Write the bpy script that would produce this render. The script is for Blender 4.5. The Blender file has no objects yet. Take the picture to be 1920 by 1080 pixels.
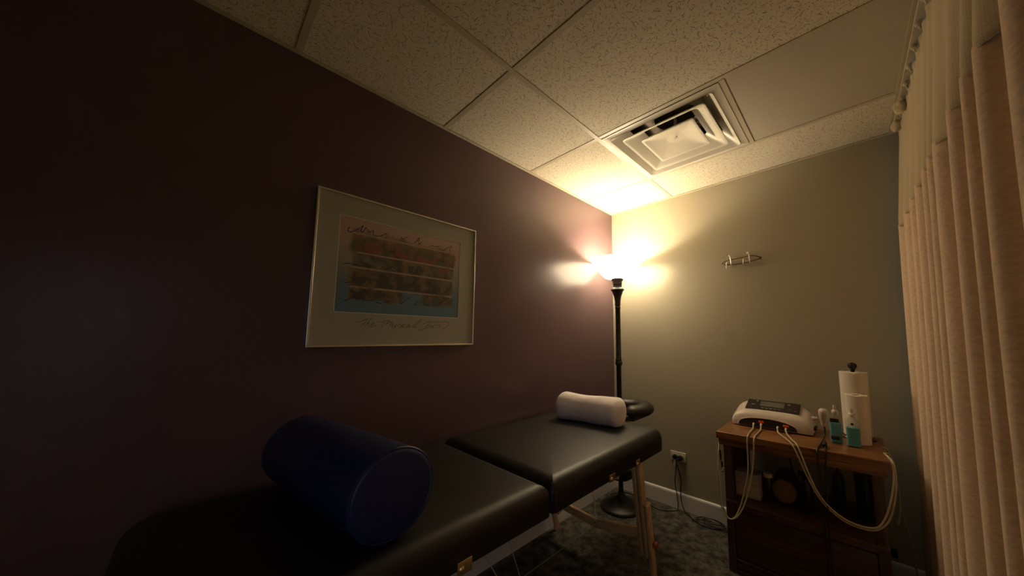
import bpy, bmesh, math, random
from mathutils import Vector, Matrix, noise
PI = math.pi
random.seed(7)
SC = bpy.context.scene
COL = SC.collection
ZT = 2.2835            # ceiling height
# ------------------------------------------------------------------ materials
def newmat(name):
    m = bpy.data.materials.new(name); m.use_nodes = True
    nt = m.node_tree; b = nt.nodes['Principled BSDF']
    return m, nt, b
def simple(name, col, rough=.5, metal=0., spec=.5, coat=0., bump=None, var=0., vscale=20., sub=0., alpha=None):
    m, nt, b = newmat(name)
    b.inputs['Base Color'].default_value = (*col, 1)
    b.inputs['Roughness'].default_value = rough
    b.inputs['Metallic'].default_value = metal
    b.inputs['Specular IOR Level'].default_value = spec
    b.inputs['Coat Weight'].default_value = coat
    N = nt.nodes.new; L = nt.links.new
    tc = N('ShaderNodeTexCoord')
    if var > 0:
        n = N('ShaderNodeTexNoise'); n.inputs['Scale'].default_value = vscale; n.inputs['Detail'].default_value = 5
        L(tc.outputs['Object'], n.inputs['Vector'])
        r = N('ShaderNodeMix'); r.data_type = 'RGBA'
        r.inputs[6].default_value = (*[c*(1-var) for c in col], 1); r.inputs[7].default_value = (*[min(1, c*(1+var)) for c in col], 1)
        L(n.outputs['Fac'], r.inputs[0]); L(r.outputs[2], b.inputs['Base Color'])
    if bump:
        n2 = N('ShaderNodeTexNoise'); n2.inputs['Scale'].default_value = bump[0]; n2.inputs['Detail'].default_value = 4
        L(tc.outputs['Object'], n2.inputs['Vector'])
        bp = N('ShaderNodeBump'); bp.inputs['Strength'].default_value = bump[1]; bp.inputs['Distance'].default_value = bump[2]
        L(n2.outputs['Fac'], bp.inputs['Height']); L(bp.outputs['Normal'], b.inputs['Normal'])
    if alpha is not None: b.inputs['Alpha'].default_value = alpha
    return m
def mth(nt, op, a=None, b=None, c=None, clamp=False):
    n = nt.nodes.new('ShaderNodeMath'); n.operation = op; n.use_clamp = clamp
    for i, v in enumerate((a, b, c)):
        if v is None: continue
        if isinstance(v, (int, float)): n.inputs[i].default_value = v
        else: nt.links.new(v, n.inputs[i])
    return n.outputs[0]
def sstep(nt, v, lo, hi, tlo=0., thi=1.):
    n = nt.nodes.new('ShaderNodeMapRange'); n.interpolation_type = 'SMOOTHSTEP'
    n.inputs[1].default_value = lo; n.inputs[2].default_value = hi; n.inputs[3].default_value = tlo; n.inputs[4].default_value = thi
    nt.links.new(v, n.inputs[0]); return n.outputs[0]
def mixc(nt, f, a, b, mode='MIX'):
    n = nt.nodes.new('ShaderNodeMix'); n.data_type = 'RGBA'; n.blend_type = mode
    for i, v in ((0, f), (6, a), (7, b)):
        if isinstance(v, tuple): n.inputs[i].default_value = (*v, 1)
        elif isinstance(v, (int, float)): n.inputs[i].default_value = v
        else: nt.links.new(v, n.inputs[i])
    return n.outputs[2]

def ceiling_tile_material():
    m, nt, b = newmat('fissured_tile'); L = nt.links.new; N = nt.nodes.new
    b.inputs['Roughness'].default_value = .95; b.inputs['Specular IOR Level'].default_value = .1
    tc = N('ShaderNodeTexCoord')
    masks = []
    for sc_, off, ln, w in ((36., (0, 0, 0), .0068, .00085), (30., (3.3, 7.1, 0), .0085, .0010), (70., (1.7, 2.9, 0), .0022, .0010)):
        mp = N('ShaderNodeMapping'); mp.inputs['Location'].default_value = off
        L(tc.outputs['Object'], mp.inputs['Vector'])
        v = N('ShaderNodeTexVoronoi'); v.voronoi_dimensions = '2D'; v.inputs['Scale'].default_value = sc_
        L(mp.outputs[0], v.inputs['Vector'])
        sub = N('ShaderNodeVectorMath'); sub.operation = 'SUBTRACT'
        L(mp.outputs[0], sub.inputs[0]); L(v.outputs['Position'], sub.inputs[1])
        s = N('ShaderNodeSeparateXYZ'); L(sub.outputs[0], s.inputs[0])
        c = N('ShaderNodeSeparateColor'); L(v.outputs['Color'], c.inputs[0])
        ang = mth(nt, 'MULTIPLY', c.outputs[0], 6.283)
        co = mth(nt, 'COSINE', ang); si = mth(nt, 'SINE', ang)
        u = mth(nt, 'ADD', mth(nt, 'MULTIPLY', s.outputs[0], co), mth(nt, 'MULTIPLY', s.outputs[1], si))
        w_ = mth(nt, 'SUBTRACT', mth(nt, 'MULTIPLY', s.outputs[1], co), mth(nt, 'MULTIPLY', s.outputs[0], si))
        k = mth(nt, 'MULTIPLY', mth(nt, 'SUBTRACT', c.outputs[1], .5), 110.)
        bend = mth(nt, 'MULTIPLY', mth(nt, 'MULTIPLY', u, u), k)
        d = mth(nt, 'ABSOLUTE', mth(nt, 'SUBTRACT', w_, bend))
        lenr = mth(nt, 'MULTIPLY', mth(nt, 'ADD', c.outputs[2], .35), ln)
        a1 = mth(nt, 'LESS_THAN', mth(nt, 'ABSOLUTE', u), lenr)
        a2 = sstep(nt, d, w*.5, w*1.5, 1., 0.)
        masks.append(mth(nt, 'MULTIPLY', a1, a2))
    mk = mth(nt, 'MAXIMUM', mth(nt, 'MAXIMUM', masks[0], masks[1]), masks[2])
    n = N('ShaderNodeTexNoise'); n.inputs['Scale'].default_value = 140; n.inputs['Detail'].default_value = 4; L(tc.outputs['Object'], n.inputs['Vector'])
    base = mixc(nt, n.outputs['Fac'], (.64, .59, .46), (.78, .72, .58))
    colr = mixc(nt, mth(nt, 'MULTIPLY', mk, .82), base, (.13, .10, .06))  # pits coloured dark to stand in for the shade inside them
    L(colr, b.inputs['Base Color'])
    bp = N('ShaderNodeBump'); bp.inputs['Strength'].default_value = .35; bp.inputs['Distance'].default_value = .002
    L(mth(nt, 'SUBTRACT', mth(nt, 'MULTIPLY', n.outputs['Fac'], .5), mk), bp.inputs['Height']); L(bp.outputs[0], b.inputs['Normal'])
    return m
def wall_material(name, col, rough=.42, spec=.5):
    m, nt, b = newmat(name); L = nt.links.new; N = nt.nodes.new
    tc = N('ShaderNodeTexCoord')
    n = N('ShaderNodeTexNoise'); n.inputs['Scale'].default_value = 160; n.inputs['Detail'].default_value = 5; L(tc.outputs['Object'], n.inputs['Vector'])
    n2 = N('ShaderNodeTexNoise'); n2.inputs['Scale'].default_value = 1.5; n2.inputs['Detail'].default_value = 2; L(tc.outputs['Object'], n2.inputs['Vector'])
    f = mth(nt, 'ADD', mth(nt, 'MULTIPLY', n.outputs['Fac'], .35), mth(nt, 'MULTIPLY', n2.outputs['Fac'], .65))
    L(mixc(nt, f, tuple(c*.9 for c in col), tuple(c*1.1 for c in col)), b.inputs['Base Color'])
    b.inputs['Roughness'].default_value = rough; b.inputs['Specular IOR Level'].default_value = spec
    bp = N('ShaderNodeBump'); bp.inputs['Strength'].default_value = .12; bp.inputs['Distance'].default_value = .001
    L(n.outputs['Fac'], bp.inputs['Height']); L(bp.outputs[0], b.inputs['Normal'])
    return m
def carpet_material():
    m, nt, b = newmat('carpet'); L = nt.links.new; N = nt.nodes.new
    tc = N('ShaderNodeTexCoord')
    n = N('ShaderNodeTexNoise'); n.inputs['Scale'].default_value = 17; n.inputs['Detail'].default_value = 9; n.inputs['Roughness'].default_value = .72; L(tc.outputs['Object'], n.inputs['Vector'])
    n2 = N('ShaderNodeTexNoise'); n2.inputs['Scale'].default_value = 260; n2.inputs['Detail'].default_value = 3; L(tc.outputs['Object'], n2.inputs['Vector'])
    f = sstep(nt, mth(nt, 'ADD', mth(nt, 'MULTIPLY', n.outputs['Fac'], .8), mth(nt, 'MULTIPLY', n2.outputs['Fac'], .25)), .40, .68)
    L(mixc(nt, f, (.035, .033, .028), (.15, .14, .115)), b.inputs['Base Color'])
    b.inputs['Roughness'].default_value = 1.; b.inputs['Specular IOR Level'].default_value = .05
    bp = N('ShaderNodeBump'); bp.inputs['Strength'].default_value = .8; bp.inputs['Distance'].default_value = .004
    L(n2.outputs['Fac'], bp.inputs['Height']); L(bp.outputs[0], b.inputs['Normal'])
    return m
def wood_material(name, c1, c2, axis=0, scale=1., rough=.45, coat=0.):
    m, nt, b = newmat(name); L = nt.links.new; N = nt.nodes.new
    tc = N('ShaderNodeTexCoord'); mp = N('ShaderNodeMapping')
    s = [28*scale]*3; s[axis] = 1.6*scale; mp.inputs['Scale'].default_value = s
    L(tc.outputs['Object'], mp.inputs['Vector'])
    n = N('ShaderNodeTexNoise'); n.inputs['Scale'].default_value = 2.2; n.inputs['Detail'].default_value = 7; n.inputs['Roughness'].default_value = .65
    n.inputs['Distortion'].default_value = .35; L(mp.outputs[0], n.inputs['Vector'])
    f = sstep(nt, n.outputs['Fac'], .33, .68)
    L(mixc(nt, f, c1, c2), b.inputs['Base Color'])
    b.inputs['Roughness'].default_value = rough; b.inputs['Coat Weight'].default_value = coat; b.inputs['Coat Roughness'].default_value = .3
    bp = N('ShaderNodeBump'); bp.inputs['Strength'].default_value = .25; bp.inputs['Distance'].default_value = .001
    L(n.outputs['Fac'], bp.inputs['Height']); L(bp.outputs[0], b.inputs['Normal'])
    return m
def print_material():
    """abstract watercolour; object coords: y along the wall, z up, origin at the print's lower left"""
    m, nt, b = newmat('watercolour_print'); L = nt.links.new; N = nt.nodes.new
    W, H = .545, .395
    tc = N('ShaderNodeTexCoord'); s = N('ShaderNodeSeparateXYZ'); L(tc.outputs['Object'], s.inputs[0])
    u = mth(nt, 'DIVIDE', s.outputs[1], W); v = mth(nt, 'SUBTRACT', 1., mth(nt, 'DIVIDE', s.outputs[2], H))
    def nz(scale, det=5, off=0., stretch=(1, 1, 1)):
        mp = N('ShaderNodeMapping'); mp.inputs['Location'].default_value = (off, off*1.7, off*.6); mp.inputs['Scale'].default_value = stretch
        L(tc.outputs['Object'], mp.inputs['Vector'])
        n = N('ShaderNodeTexNoise'); n.inputs['Scale'].default_value = scale; n.inputs['Detail'].default_value = det; L(mp.outputs[0], n.inputs['Vector'])
        return n.outputs['Fac']
    cr = N('ShaderNodeValToRGB'); e = cr.color_ramp.elements
    e[0].position = 0.; e[0].color = (.44, .32, .25, 1); e[1].position = 1.; e[1].color = (.075, .17, .22, 1)
    for p, c in ((.18, (.42, .27, .22)), (.45, (.27, .24, .20)), (.62, (.16, .19, .19)), (.72, (.085, .175, .22))):
        x = cr.color_ramp.elements.new(p); x.color = (*c, 1)
    L(mth(nt, 'ADD', v, mth(nt, 'MULTIPLY', mth(nt, 'SUBTRACT', nz(9), .5), .12)), cr.inputs[0])
    col = cr.outputs[0]
    # painted block with ragged edges
    n1 = nz(16, 6, 2.); n2 = nz(30, 4, 5.)
    uu = mth(nt, 'ADD', u, mth(nt, 'MULTIPLY', mth(nt, 'SUBTRACT', n1, .5), .10))
    vv = mth(nt, 'ADD', v, mth(nt, 'MULTIPLY', mth(nt, 'SUBTRACT', n1, .5), .22))
    mu = mth(nt, 'MULTIPLY', sstep(nt, uu, .07, .10), sstep(nt, uu, .92, .95, 1., 0.))
    mv = mth(nt, 'MULTIPLY', sstep(nt, vv, .10, .20), sstep(nt, vv, .84, .88, 1., 0.))
    # gap between the two lower lobes
    gap = mth(nt, 'MULTIPLY', sstep(nt, mth(nt, 'ABSOLUTE', mth(nt, 'SUBTRACT', uu, .56)), .05, .10, 1., 0.), sstep(nt, vv, .70, .76))
    blk = mth(nt, 'MULTIPLY', mth(nt, 'MULTIPLY', mu, mv), mth(nt, 'SUBTRACT', 1., gap))
    paint = mixc(nt, sstep(nt, nz(22, 6, 9.), .40, .60), (.035, .028, .014), (.15, .10, .05))
    paint = mixc(nt, sstep(nt, nz(13, 4, 1.), .50, .62), paint, (.055, .075, .045))
    paint = mixc(nt, mth(nt, 'MULTIPLY', sstep(nt, nz(15, 4, 4.), .50, .60), sstep(nt, u, .2, .05, 0., 1.)), paint, (.20, .15, .03))
    redm = mth(nt, 'MULTIPLY', sstep(nt, mth(nt, 'ABSOLUTE', mth(nt, 'SUBTRACT', v, mth(nt, 'ADD', .24, mth(nt, 'MULTIPLY', u, .14)))), .05, .13, 1., 0.), sstep(nt, nz(20, 5, 6.), .50, .56))
    paint = mixc(nt, mth(nt, 'MULTIPLY', redm, .9), paint, (.20, .050, .035))
    orm = mth(nt, 'MULTIPLY', sstep(nt, v, .12, .30, 1., 0.), sstep(nt, nz(9, 4, 7.), .42, .60))
    paint = mixc(nt, mth(nt, 'MULTIPLY', orm, .7), paint, (.26, .13, .045))
    dk = mth(nt, 'MULTIPLY', sstep(nt, mth(nt, 'ABSOLUTE', mth(nt, 'SUBTRACT', v, .67)), .03, .07, 1., 0.), sstep(nt, n2, .40, .52))
    paint = mixc(nt, mth(nt, 'MULTIPLY', dk, .8), paint, (.03, .028, .018))
    tq = mth(nt, 'MULTIPLY', sstep(nt, mth(nt, 'ABSOLUTE', mth(nt, 'SUBTRACT', v, .45)), .05, .12, 1., 0.), sstep(nt, nz(26, 4, 12.), .52, .60))
    paint = mixc(nt, mth(nt, 'MULTIPLY', tq, .5), paint, (.15, .17, .14))
    col = mixc(nt, mth(nt, 'MULTIPLY', blk, .92), col, paint)
    # pale staff lines
    for p in (.165, .365, .525, .73):
        ln = sstep(nt, mth(nt, 'ABSOLUTE', mth(nt, 'SUBTRACT', v, p)), .006, .012, 1., 0.)
        ln = mth(nt, 'MULTIPLY', mth(nt, 'MULTIPLY', ln, mu), mth(nt, 'MULTIPLY', sstep(nt, nz(12, 3, 3.+p), .3, .5), .75))
        col = mixc(nt, ln, col, (.42, .29, .22))
    L(col, b.inputs['Base Color']); b.inputs['Roughness'].default_value = .35; b.inputs['Coat Weight'].default_value = .5; b.inputs['Coat Roughness'].default_value = .15
    return m
def curtain_material(name, col, net=False):
    m, nt, b = newmat(name); L = nt.links.new; N = nt.nodes.new
    tc = N('ShaderNodeTexCoord')
    b.inputs['Roughness'].default_value = .9; b.inputs['Specular IOR Level'].default_value = .15
    b.inputs['Sheen Weight'].default_value = .15
    s = N('ShaderNodeSeparateXYZ'); L(tc.outputs['UV'], s.inputs[0])   # uv in metres along the cloth
    if net:
        fy = mth(nt, 'MULTIPLY', s.outputs[0], 2*PI/.012); fz = mth(nt, 'MULTIPLY', s.outputs[1], 2*PI/.016)
        hx = mth(nt, 'SINE', mth(nt, 'ADD', fy, fz)); hz = mth(nt, 'SINE', mth(nt, 'SUBTRACT', fy, fz))
        hole = sstep(nt, mth(nt, 'MULTIPLY', hx, hz), .55, .85)
        L(mixc(nt, mth(nt, 'MULTIPLY', hole, .15), col, tuple(c*.35 for c in col)), b.inputs['Base Color'])
        hgt = mth(nt, 'SUBTRACT', 0., hole)
        bd = .002
        L(sstep(nt, hole, 0., 1., 1., .85), b.inputs['Alpha'])
    else:
        mp = N('ShaderNodeMapping'); mp.inputs['Rotation'].default_value = (0, 0, .5); mp.inputs['Scale'].default_value = (60, 110, 60)
        L(tc.outputs['UV'], mp.inputs['Vector'])
        w = N('ShaderNodeTexNoise'); w.inputs['Scale'].default_value = 1.; w.inputs['Detail'].default_value = 2; L(mp.outputs[0], w.inputs['Vector'])
        a = w.outputs['Fac']
        f = sstep(nt, a, .35, .62)
        L(mixc(nt, f, tuple(c*.93 for c in col), tuple(min(1, c*1.04) for c in col)), b.inputs['Base Color'])
        hgt = a; bd = .004
    bp = N('ShaderNodeBump'); bp.inputs['Strength'].default_value = .22; bp.inputs['Distance'].default_value = bd
    L(hgt, bp.inputs['Height']); L(bp.outputs[0], b.inputs['Normal'])
    return m
def emit_glass(name, col, strength):
    m, nt, b = newmat(name)
    b.inputs['Base Color'].default_value = (.85, .8, .7, 1); b.inputs['Roughness'].default_value = .4
    b.inputs['Emission Color'].default_value = (*col, 1); b.inputs['Emission Strength'].default_value = strength
    return m

M = dict(
 purple=wall_material('mauve_paint', (.118, .071, .080), .29, .5),
 green=wall_material('sage_paint', (.40, .365, .27), .29, .5),
 cream=wall_material('cream_paint', (.66, .62, .52), .6, .3),
 tile=ceiling_tile_material(),
 grid=simple('painted_steel_grid', (.52, .46, .33), .45, spec=.4),
 panel=simple('smooth_panel', (.50, .46, .37), .6, bump=(90, .2, .001), var=.04, vscale=8),
 carpet=carpet_material(),
 skirting=simple('white_skirting', (.78, .76, .74), .4, bump=(60, .1, .001)),
 vent=simple('white_enamel', (.70, .66, .55), .35, spec=.5, bump=(40, .05, .001)),
 duct=simple('duct_metal', (.10, .075, .05), .5, metal=.3, var=.3, vscale=12),
 vinyl=simple('black_vinyl', (.009, .008, .006), .46, spec=.5, bump=(420, .12, .0006)),
 beech=wood_material('beech_wood', (.62, .42, .20), (.80, .58, .32), 2, 1., .42),
 beechx=wood_material('beech_wood_brace', (.62, .42, .20), (.80, .58, .32), 0, 1., .42),
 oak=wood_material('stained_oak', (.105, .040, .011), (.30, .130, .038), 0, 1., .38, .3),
 chromed=simple('dark_chrome', (.16, .13, .10), .30, metal=1., var=.1, vscale=60),  # darker chrome tone for the rack rail
 oakf=wood_material('stained_oak_front_shaded', (.028, .011, .004), (.085, .036, .013), 0, 1., .42, .15),  # same oak in darker tones, shade of the drawer fronts put into the colour
 oakz=wood_material('stained_oak_upright', (.04, .016, .006), (.11, .045, .017), 2, 1., .42, .2),  # oak toned darker too, for the shade on posts and shelf
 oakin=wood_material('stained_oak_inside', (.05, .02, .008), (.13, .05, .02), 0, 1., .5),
 brass=simple('brass', (.85, .68, .36), .28, metal=1., var=.15, vscale=60),
 chrome=simple('chrome', (.88, .84, .78), .30, metal=1., var=.05, vscale=30),
 frame=simple('brushed_silver', (.78, .76, .68), .25, metal=1., var=.06, vscale=50),
 mat_board=simple('mat_board', (.35, .335, .25), .55, bump=(300, .1, .0004), spec=.3, coat=.4),
 bevel=simple('mat_bevel', (.62, .58, .46), .6, var=.05),
 ink=simple('sepia_ink', (.10, .055, .025), .5, var=.2, vscale=200),
 inkd=simple('dark_ink', (.015, .011, .008), .5, var=.2, vscale=200),
 art=print_material(),
 bronze=simple('dark_bronze', (.012, .009, .006), .42, metal=.0, spec=.5, var=.25, vscale=40),
 shade=emit_glass('frosted_lamp_glass', (1., .80, .52), 19.),
 dusk=emit_glass('window_glass_with_daylight', (.75, .90, .90), .24),
 shade_in=emit_glass('frosted_lamp_glass_inside', (1., .80, .52), 5.),
 bolster=simple('white_cotton', (.93, .86, .86), .9, spec=.1, bump=(38, .35, .006), var=.05, vscale=15),
 blue=simple('navy_vinyl', (.006, .013, .062), .42, spec=.5, bump=(300, .1, .0006), var=.1),
 cfab=curtain_material('peach_curtain_weave', (.84, .64, .47)),
 cnet=curtain_material('cream_curtain_netting', (.66, .56, .38), True),
 hook=simple('cream_plastic', (.70, .64, .48), .5, var=.05),
 white=simple('white_plastic', (.62, .54, .48), .38, spec=.5, var=.04),
 dark=simple('dark_plastic', (.02, .016, .015), .35, var=.2),
 lcd=simple('lcd_glass', (.13, .13, .09), .2, var=.08),
 lcdtxt=simple('panel_marking', (.40, .36, .33), .5, var=.05),
 orange=simple('orange_plastic', (.85, .10, .03), .35, var=.05),
 lead=simple('cream_cable', (.52, .46, .32), .5, var=.05),
 black=simple('black_rubber', (.012, .010, .009), .5, var=.2),
 paper=simple('paper_towel', (.74, .68, .58), .95, spec=.05, bump=(220, .3, .001), var=.04, vscale=60),
 gel=simple('teal_gel', (.01, .36, .46), .25, spec=.6, var=.15),
 clear=simple('clear_plastic', (.62, .56, .46), .2, spec=.6, alpha=.16),
 label=simple('printed_label', (.03, .015, .03), .4, var=.2),
 carton=simple('lilac_carton', (.42, .37, .40), .6, var=.12, vscale=9),
 cartonp=simple('carton_print', (.55, .45, .33), .6, var=.1, vscale=9),
 tan=simple('tan_bristle', (.20, .12, .055), .9, bump=(120, .5, .003), var=.25, vscale=60),
 darkg=simple('dark_cloth', (.035, .028, .018), .9, bump=(80, .4, .003), var=.25, vscale=30),
 tealb=simple('teal_bottle', (.006, .05, .05), .3, spec=.5, var=.1),
 redcap=simple('dark_red_cap', (.09, .012, .01), .4, var=.1),
 steel=simple('steel_cable', (.62, .57, .48), .35, metal=.8, var=.1),
 bkn=simple('dark_bottle', (.012, .016, .012), .3, var=.2),
 plug=simple('ivory_plate', (.60, .55, .43), .4, var=.04),
 knob=simple('red_brown_knob', (.30, .07, .035), .35, var=.1),
)
# ------------------------------------------------------------------ object helpers
def nb(): return bmesh.new()
def box(bm, x0, x1, y0, y1, z0, z1, bev=0., mat=None):
    b2 = bmesh.new()
    vs = [b2.verts.new((x, y, z)) for x in (x0, x1) for y in (y0, y1) for z in (z0, z1)]
    for f in ((0, 1, 3, 2), (4, 6, 7, 5), (0, 4, 5, 1), (2, 3, 7, 6), (0, 2, 6, 4), (1, 5, 7, 3)):
        b2.faces.new([vs[i] for i in f])
    if bev > 0: bmesh.ops.bevel(b2, geom=b2.edges[:], offset=bev, segments=3, profile=.5, affect='EDGES')
    if mat is not None: b2.transform(mat)
    merge(bm, b2)
def merge(bm, b2):
    me = bpy.data.meshes.new('tmp'); bmesh.ops.recalc_face_normals(b2, faces=b2.faces[:]); b2.to_mesh(me); b2.free(); bm.from_mesh(me); bpy.data.meshes.remove(me)
def lathe(bm, prof, cx=0, cy=0, seg=40, mat=None, cap0=True, cap1=True, jitter=None):
    b2 = bmesh.new(); rings = []
    for r, z in prof:
        rings.append([b2.verts.new((cx+r*math.cos(2*PI*k/seg), cy+r*math.sin(2*PI*k/seg), z)) for k in range(seg)])
    for a, c in zip(rings, rings[1:]):
        for k in range(seg): b2.faces.new((a[k], a[(k+1) % seg], c[(k+1) % seg], c[k]))
    if cap0: b2.faces.new(rings[0][::-1])
    if cap1: b2.faces.new(rings[-1])
    if jitter: jitter(b2)
    if mat is not None: b2.transform(mat)
    merge(bm, b2)
def catmull(pts, n=8):
    P = [Vector(p) for p in pts]
    if len(P) < 3: return P
    P = [P[0]*2-P[1]] + P + [P[-1]*2-P[-2]]
    out = []
    for i in range(1, len(P)-2):
        a, b, c, d = P[i-1:i+3]
        for k in range(n):
            t = k/n
            out.append(.5*((2*b)+(c-a)*t+(2*a-5*b+4*c-d)*t*t+(3*b-a-3*c+d)*t**3))
    out.append(P[-2]); return out
def tube(bm, pts, r, seg=8, smooth=6, closed=False, r_end=None):
    P = catmull(pts, smooth) if smooth else [Vector(p) for p in pts]
    b2 = bmesh.new(); n = len(P); rings = []
    up = None
    for i, p in enumerate(P):
        t = (P[min(i+1, n-1)]-P[max(i-1, 0)])
        if t.length < 1e-9: t = Vector((0, 0, 1))
        t.normalize()
        if up is None: up = t.orthogonal().normalized()
        else:
            up = (up - t*up.dot(t))
            up = up.normalized() if up.length > 1e-6 else t.orthogonal().normalized()
        s = t.cross(up)
        rr = r if r_end is None else r+(r_end-r)*i/(n-1)
        rings.append([b2.verts.new(p+rr*(up*math.cos(2*PI*k/seg)+s*math.sin(2*PI*k/seg))) for k in range(seg)])
    for a, c in zip(rings, rings[1:]):
        for k in range(seg): b2.faces.new((a[k], a[(k+1) % seg], c[(k+1) % seg], c[k]))
    b2.faces.new(rings[0][::-1]); b2.faces.new(rings[-1])
    merge(bm, b2)
def beam(bm, a, b, w, d, bev=.004, side=Vector((1, 0, 0)), rounded=False):
    """bar from a to b, w along side, d along the third axis"""
    a = Vector(a); b = Vector(b); t = (b-a); L = t.length; t.normalize()
    s = (side-t*side.dot(t)).normalized(); q = t.cross(s)
    mt = Matrix.Translation((a+b)/2) @ Matrix((s, q, t)).transposed().to_4x4()
    box(bm, -w/2, w/2, -d/2, d/2, -L/2, L/2, bev, mt)
ORG = {}
def empty(name, loc, label, cat, group=None):
    o = bpy.data.objects.new(name, None); COL.objects.link(o); o.location = loc; o.empty_display_size = .05
    o['label'] = label; o['category'] = cat
    if group: o['group'] = group
    ORG[o.name] = Vector(loc); return o
def obj(name, bm, mat, parent=None, origin=None, smooth=True, label=None, cat=None, group=None, kind=None, angle=40):
    if origin is None and parent is None:
        zs = [v.co for v in bm.verts]; lo = [min(v[i] for v in zs) for i in range(3)]; hi = [max(v[i] for v in zs) for i in range(3)]
        origin = Vector(((lo[0]+hi[0])/2, (lo[1]+hi[1])/2, lo[2]))
    if parent is not None:
        base = ORG[parent.name]; origin = base if origin is None else Vector(origin)
    origin = Vector(origin)
    bmesh.ops.translate(bm, verts=bm.verts[:], vec=-origin)
    me = bpy.data.meshes.new(name); bm.to_mesh(me); bm.free()
    mats = mat if isinstance(mat, (list, tuple)) else [mat]
    for m_ in mats: me.materials.append(m_)
    if smooth:
        me.polygons.foreach_set('use_smooth', [True]*len(me.polygons))
        me.set_sharp_from_angle(angle=math.radians(angle))
    o = bpy.data.objects.new(name, me); COL.objects.link(o)
    if parent is not None: o.parent = parent; o.location = origin-ORG[parent.name]
    else: o.location = origin
    ORG[o.name] = origin
    if label: o['label'] = label
    if cat: o['category'] = cat
    if group: o['group'] = group
    if kind: o['kind'] = kind
    return o
def rot_to(d, origin):
    """matrix taking local +z to direction d at origin"""
    return Matrix.Translation(origin) @ Vector(d).to_track_quat('Z', 'Y').to_matrix().to_4x4()

# ------------------------------------------------------------------ room shell
X1 = 2.0; Y0 = -3.6
def struct(name, bm, mat, parent=None, **k): return obj(name, bm, mat, parent, kind='structure' if parent is None else None, **k)
b = nb(); box(b, -.1, X1+.1, Y0-.1, .1, -.1, 0); struct('floor', b, M['carpet'], origin=(0, 0, 0), smooth=False)
b = nb(); box(b, -.1, 0, Y0-.1, .1, 0, 2.6); struct('wall_left', b, M['purple'], origin=(0, 0, 0), smooth=False)
b = nb(); box(b, 0, X1, 0, .1, 0, 2.6); struct('wall_back', b, M['green'], origin=(0, 0, 0), smooth=False)
b = nb(); box(b, X1, X1+.1, Y0-.1, .1, 0, 2.6); struct('wall_right', b, M['cream'], origin=(0, 0, 0), smooth=False)
b = nb(); box(b, 0, X1, Y0-.1, Y0, 0, 2.6); struct('wall_front', b, M['cream'], origin=(0, 0, 0), smooth=False)
def skirting(name, a, c, inward):
    b = nb(); a = Vector(a); c = Vector(c); n = Vector(inward)
    prof = [(0, 0), (.013, 0), (.013, .096), (.011, .104), (.007, .108), (0, .110)]
    r0 = [b.verts.new(a+n*p[0]+Vector((0, 0, p[1]))) for p in prof]; r1 = [b.verts.new(c+n*p[0]+Vector((0, 0, p[1]))) for p in prof]
    for k in range(len(prof)-1): b.faces.new((r0[k], r0[k+1], r1[k+1], r1[k]))
    b.faces.new(r0); b.faces.new(r1[::-1]); b.faces.new((r0[-1], r0[0], r1[0], r1[-1]))
    bmesh.ops.recalc_face_normals(b, faces=b.faces[:])
    struct(name, b, M['skirting'], smooth=False)
skirting('baseboard_left', (0, Y0, 0), (0, 0, 0), (1, 0, 0))
skirting('baseboard_back', (.013, 0, 0), (X1, 0, 0), (0, -1, 0))
skirting('baseboard_right', (X1, Y0, 0), (X1, -.013, 0), (-1, 0, 0))
# ceiling: tiles lying in a tee grid
A = .557; TW = .024; P6 = .61
L3 = -.408; Ls = [L3+P6*k for k in range(0, -7, -1)]     # camera side edge of each cross tee
xl = [A-TW/2-1.22, A-TW/2, A-TW/2+1.22]
VX0, VX1 = A, A+.591; VY1, VY0 = L3-.002, L3-P6+.024+.002
tees = nb()
zt = ZT
def tee_x(y, x0, x1): box(tees, x0, x1, y, y+TW, zt-.001, zt+.02, .0008)
def tee_y(x, y0, y1): box(tees, x-TW/2, x+TW/2, y0, y1, zt-.002, zt+.02, .0008)
for y in Ls: tee_x(y, 0, X1)
tee_y(A-TW/2, Y0, 0); tee_y(VX1+TW/2, L3-P6+.02, L3+.002); 
tiles = nb(); panelb = nb()
ys = [0]+[y for y in Ls]+[Y0]
for i in range(len(ys)-1):
    yt = ys[i] - (0 if i == 0 else 0); yb = max(ys[i+1]+TW, Y0)
    if i > 0: yt = ys[i]
    if i == 1:
        xs = [(0, A-TW), (VX1+TW, X1)]
        box(tiles, 0, A-TW, yb, yt, zt+.0012, zt+.02); box(panelb, VX1+TW, 1.712, yb, yt, zt+.001, zt+.02); box(tiles, 1.735, X1, yb, yt, zt+.0012, zt+.02)
    else:
        box(tiles, 0, A-TW, yb, yt, zt+.0012, zt+.02); box(tiles, A, 1.712, yb, yt, zt+.0012, zt+.02); box(tiles, 1.735, X1, yb, yt, zt+.0012, zt+.02)
tee_y(1.7225, Y0, 0)
ceil = struct('ceiling', tiles, M['tile'], origin=(0, 0, ZT), smooth=False)
obj('ceiling_grid', tees, M['grid'], ceil, smooth=False)
obj('smooth_ceiling_panel', panelb, M['panel'], ceil, smooth=False)
b = nb(); box(b, 0, X1, Y0, 0, 2.55, 2.6); struct('ceiling.001', b, M['cream'], smooth=False)
def angle(name, x0, x1, y0, y1, vx0, vx1, vy0, vy1):
    b = nb(); box(b, x0, x1, y0, y1, ZT-.003, ZT-.0012); box(b, vx0, vx1, vy0, vy1, ZT-.0012, ZT+.02)
    struct(name, b, M['grid'], smooth=False)
angle('trim_1', 0, .020, Y0, 0, 0, .0015, Y0, 0)
angle('trim_2', .020, X1, -.020, 0, .020, X1, -.0015, 0)

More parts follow.
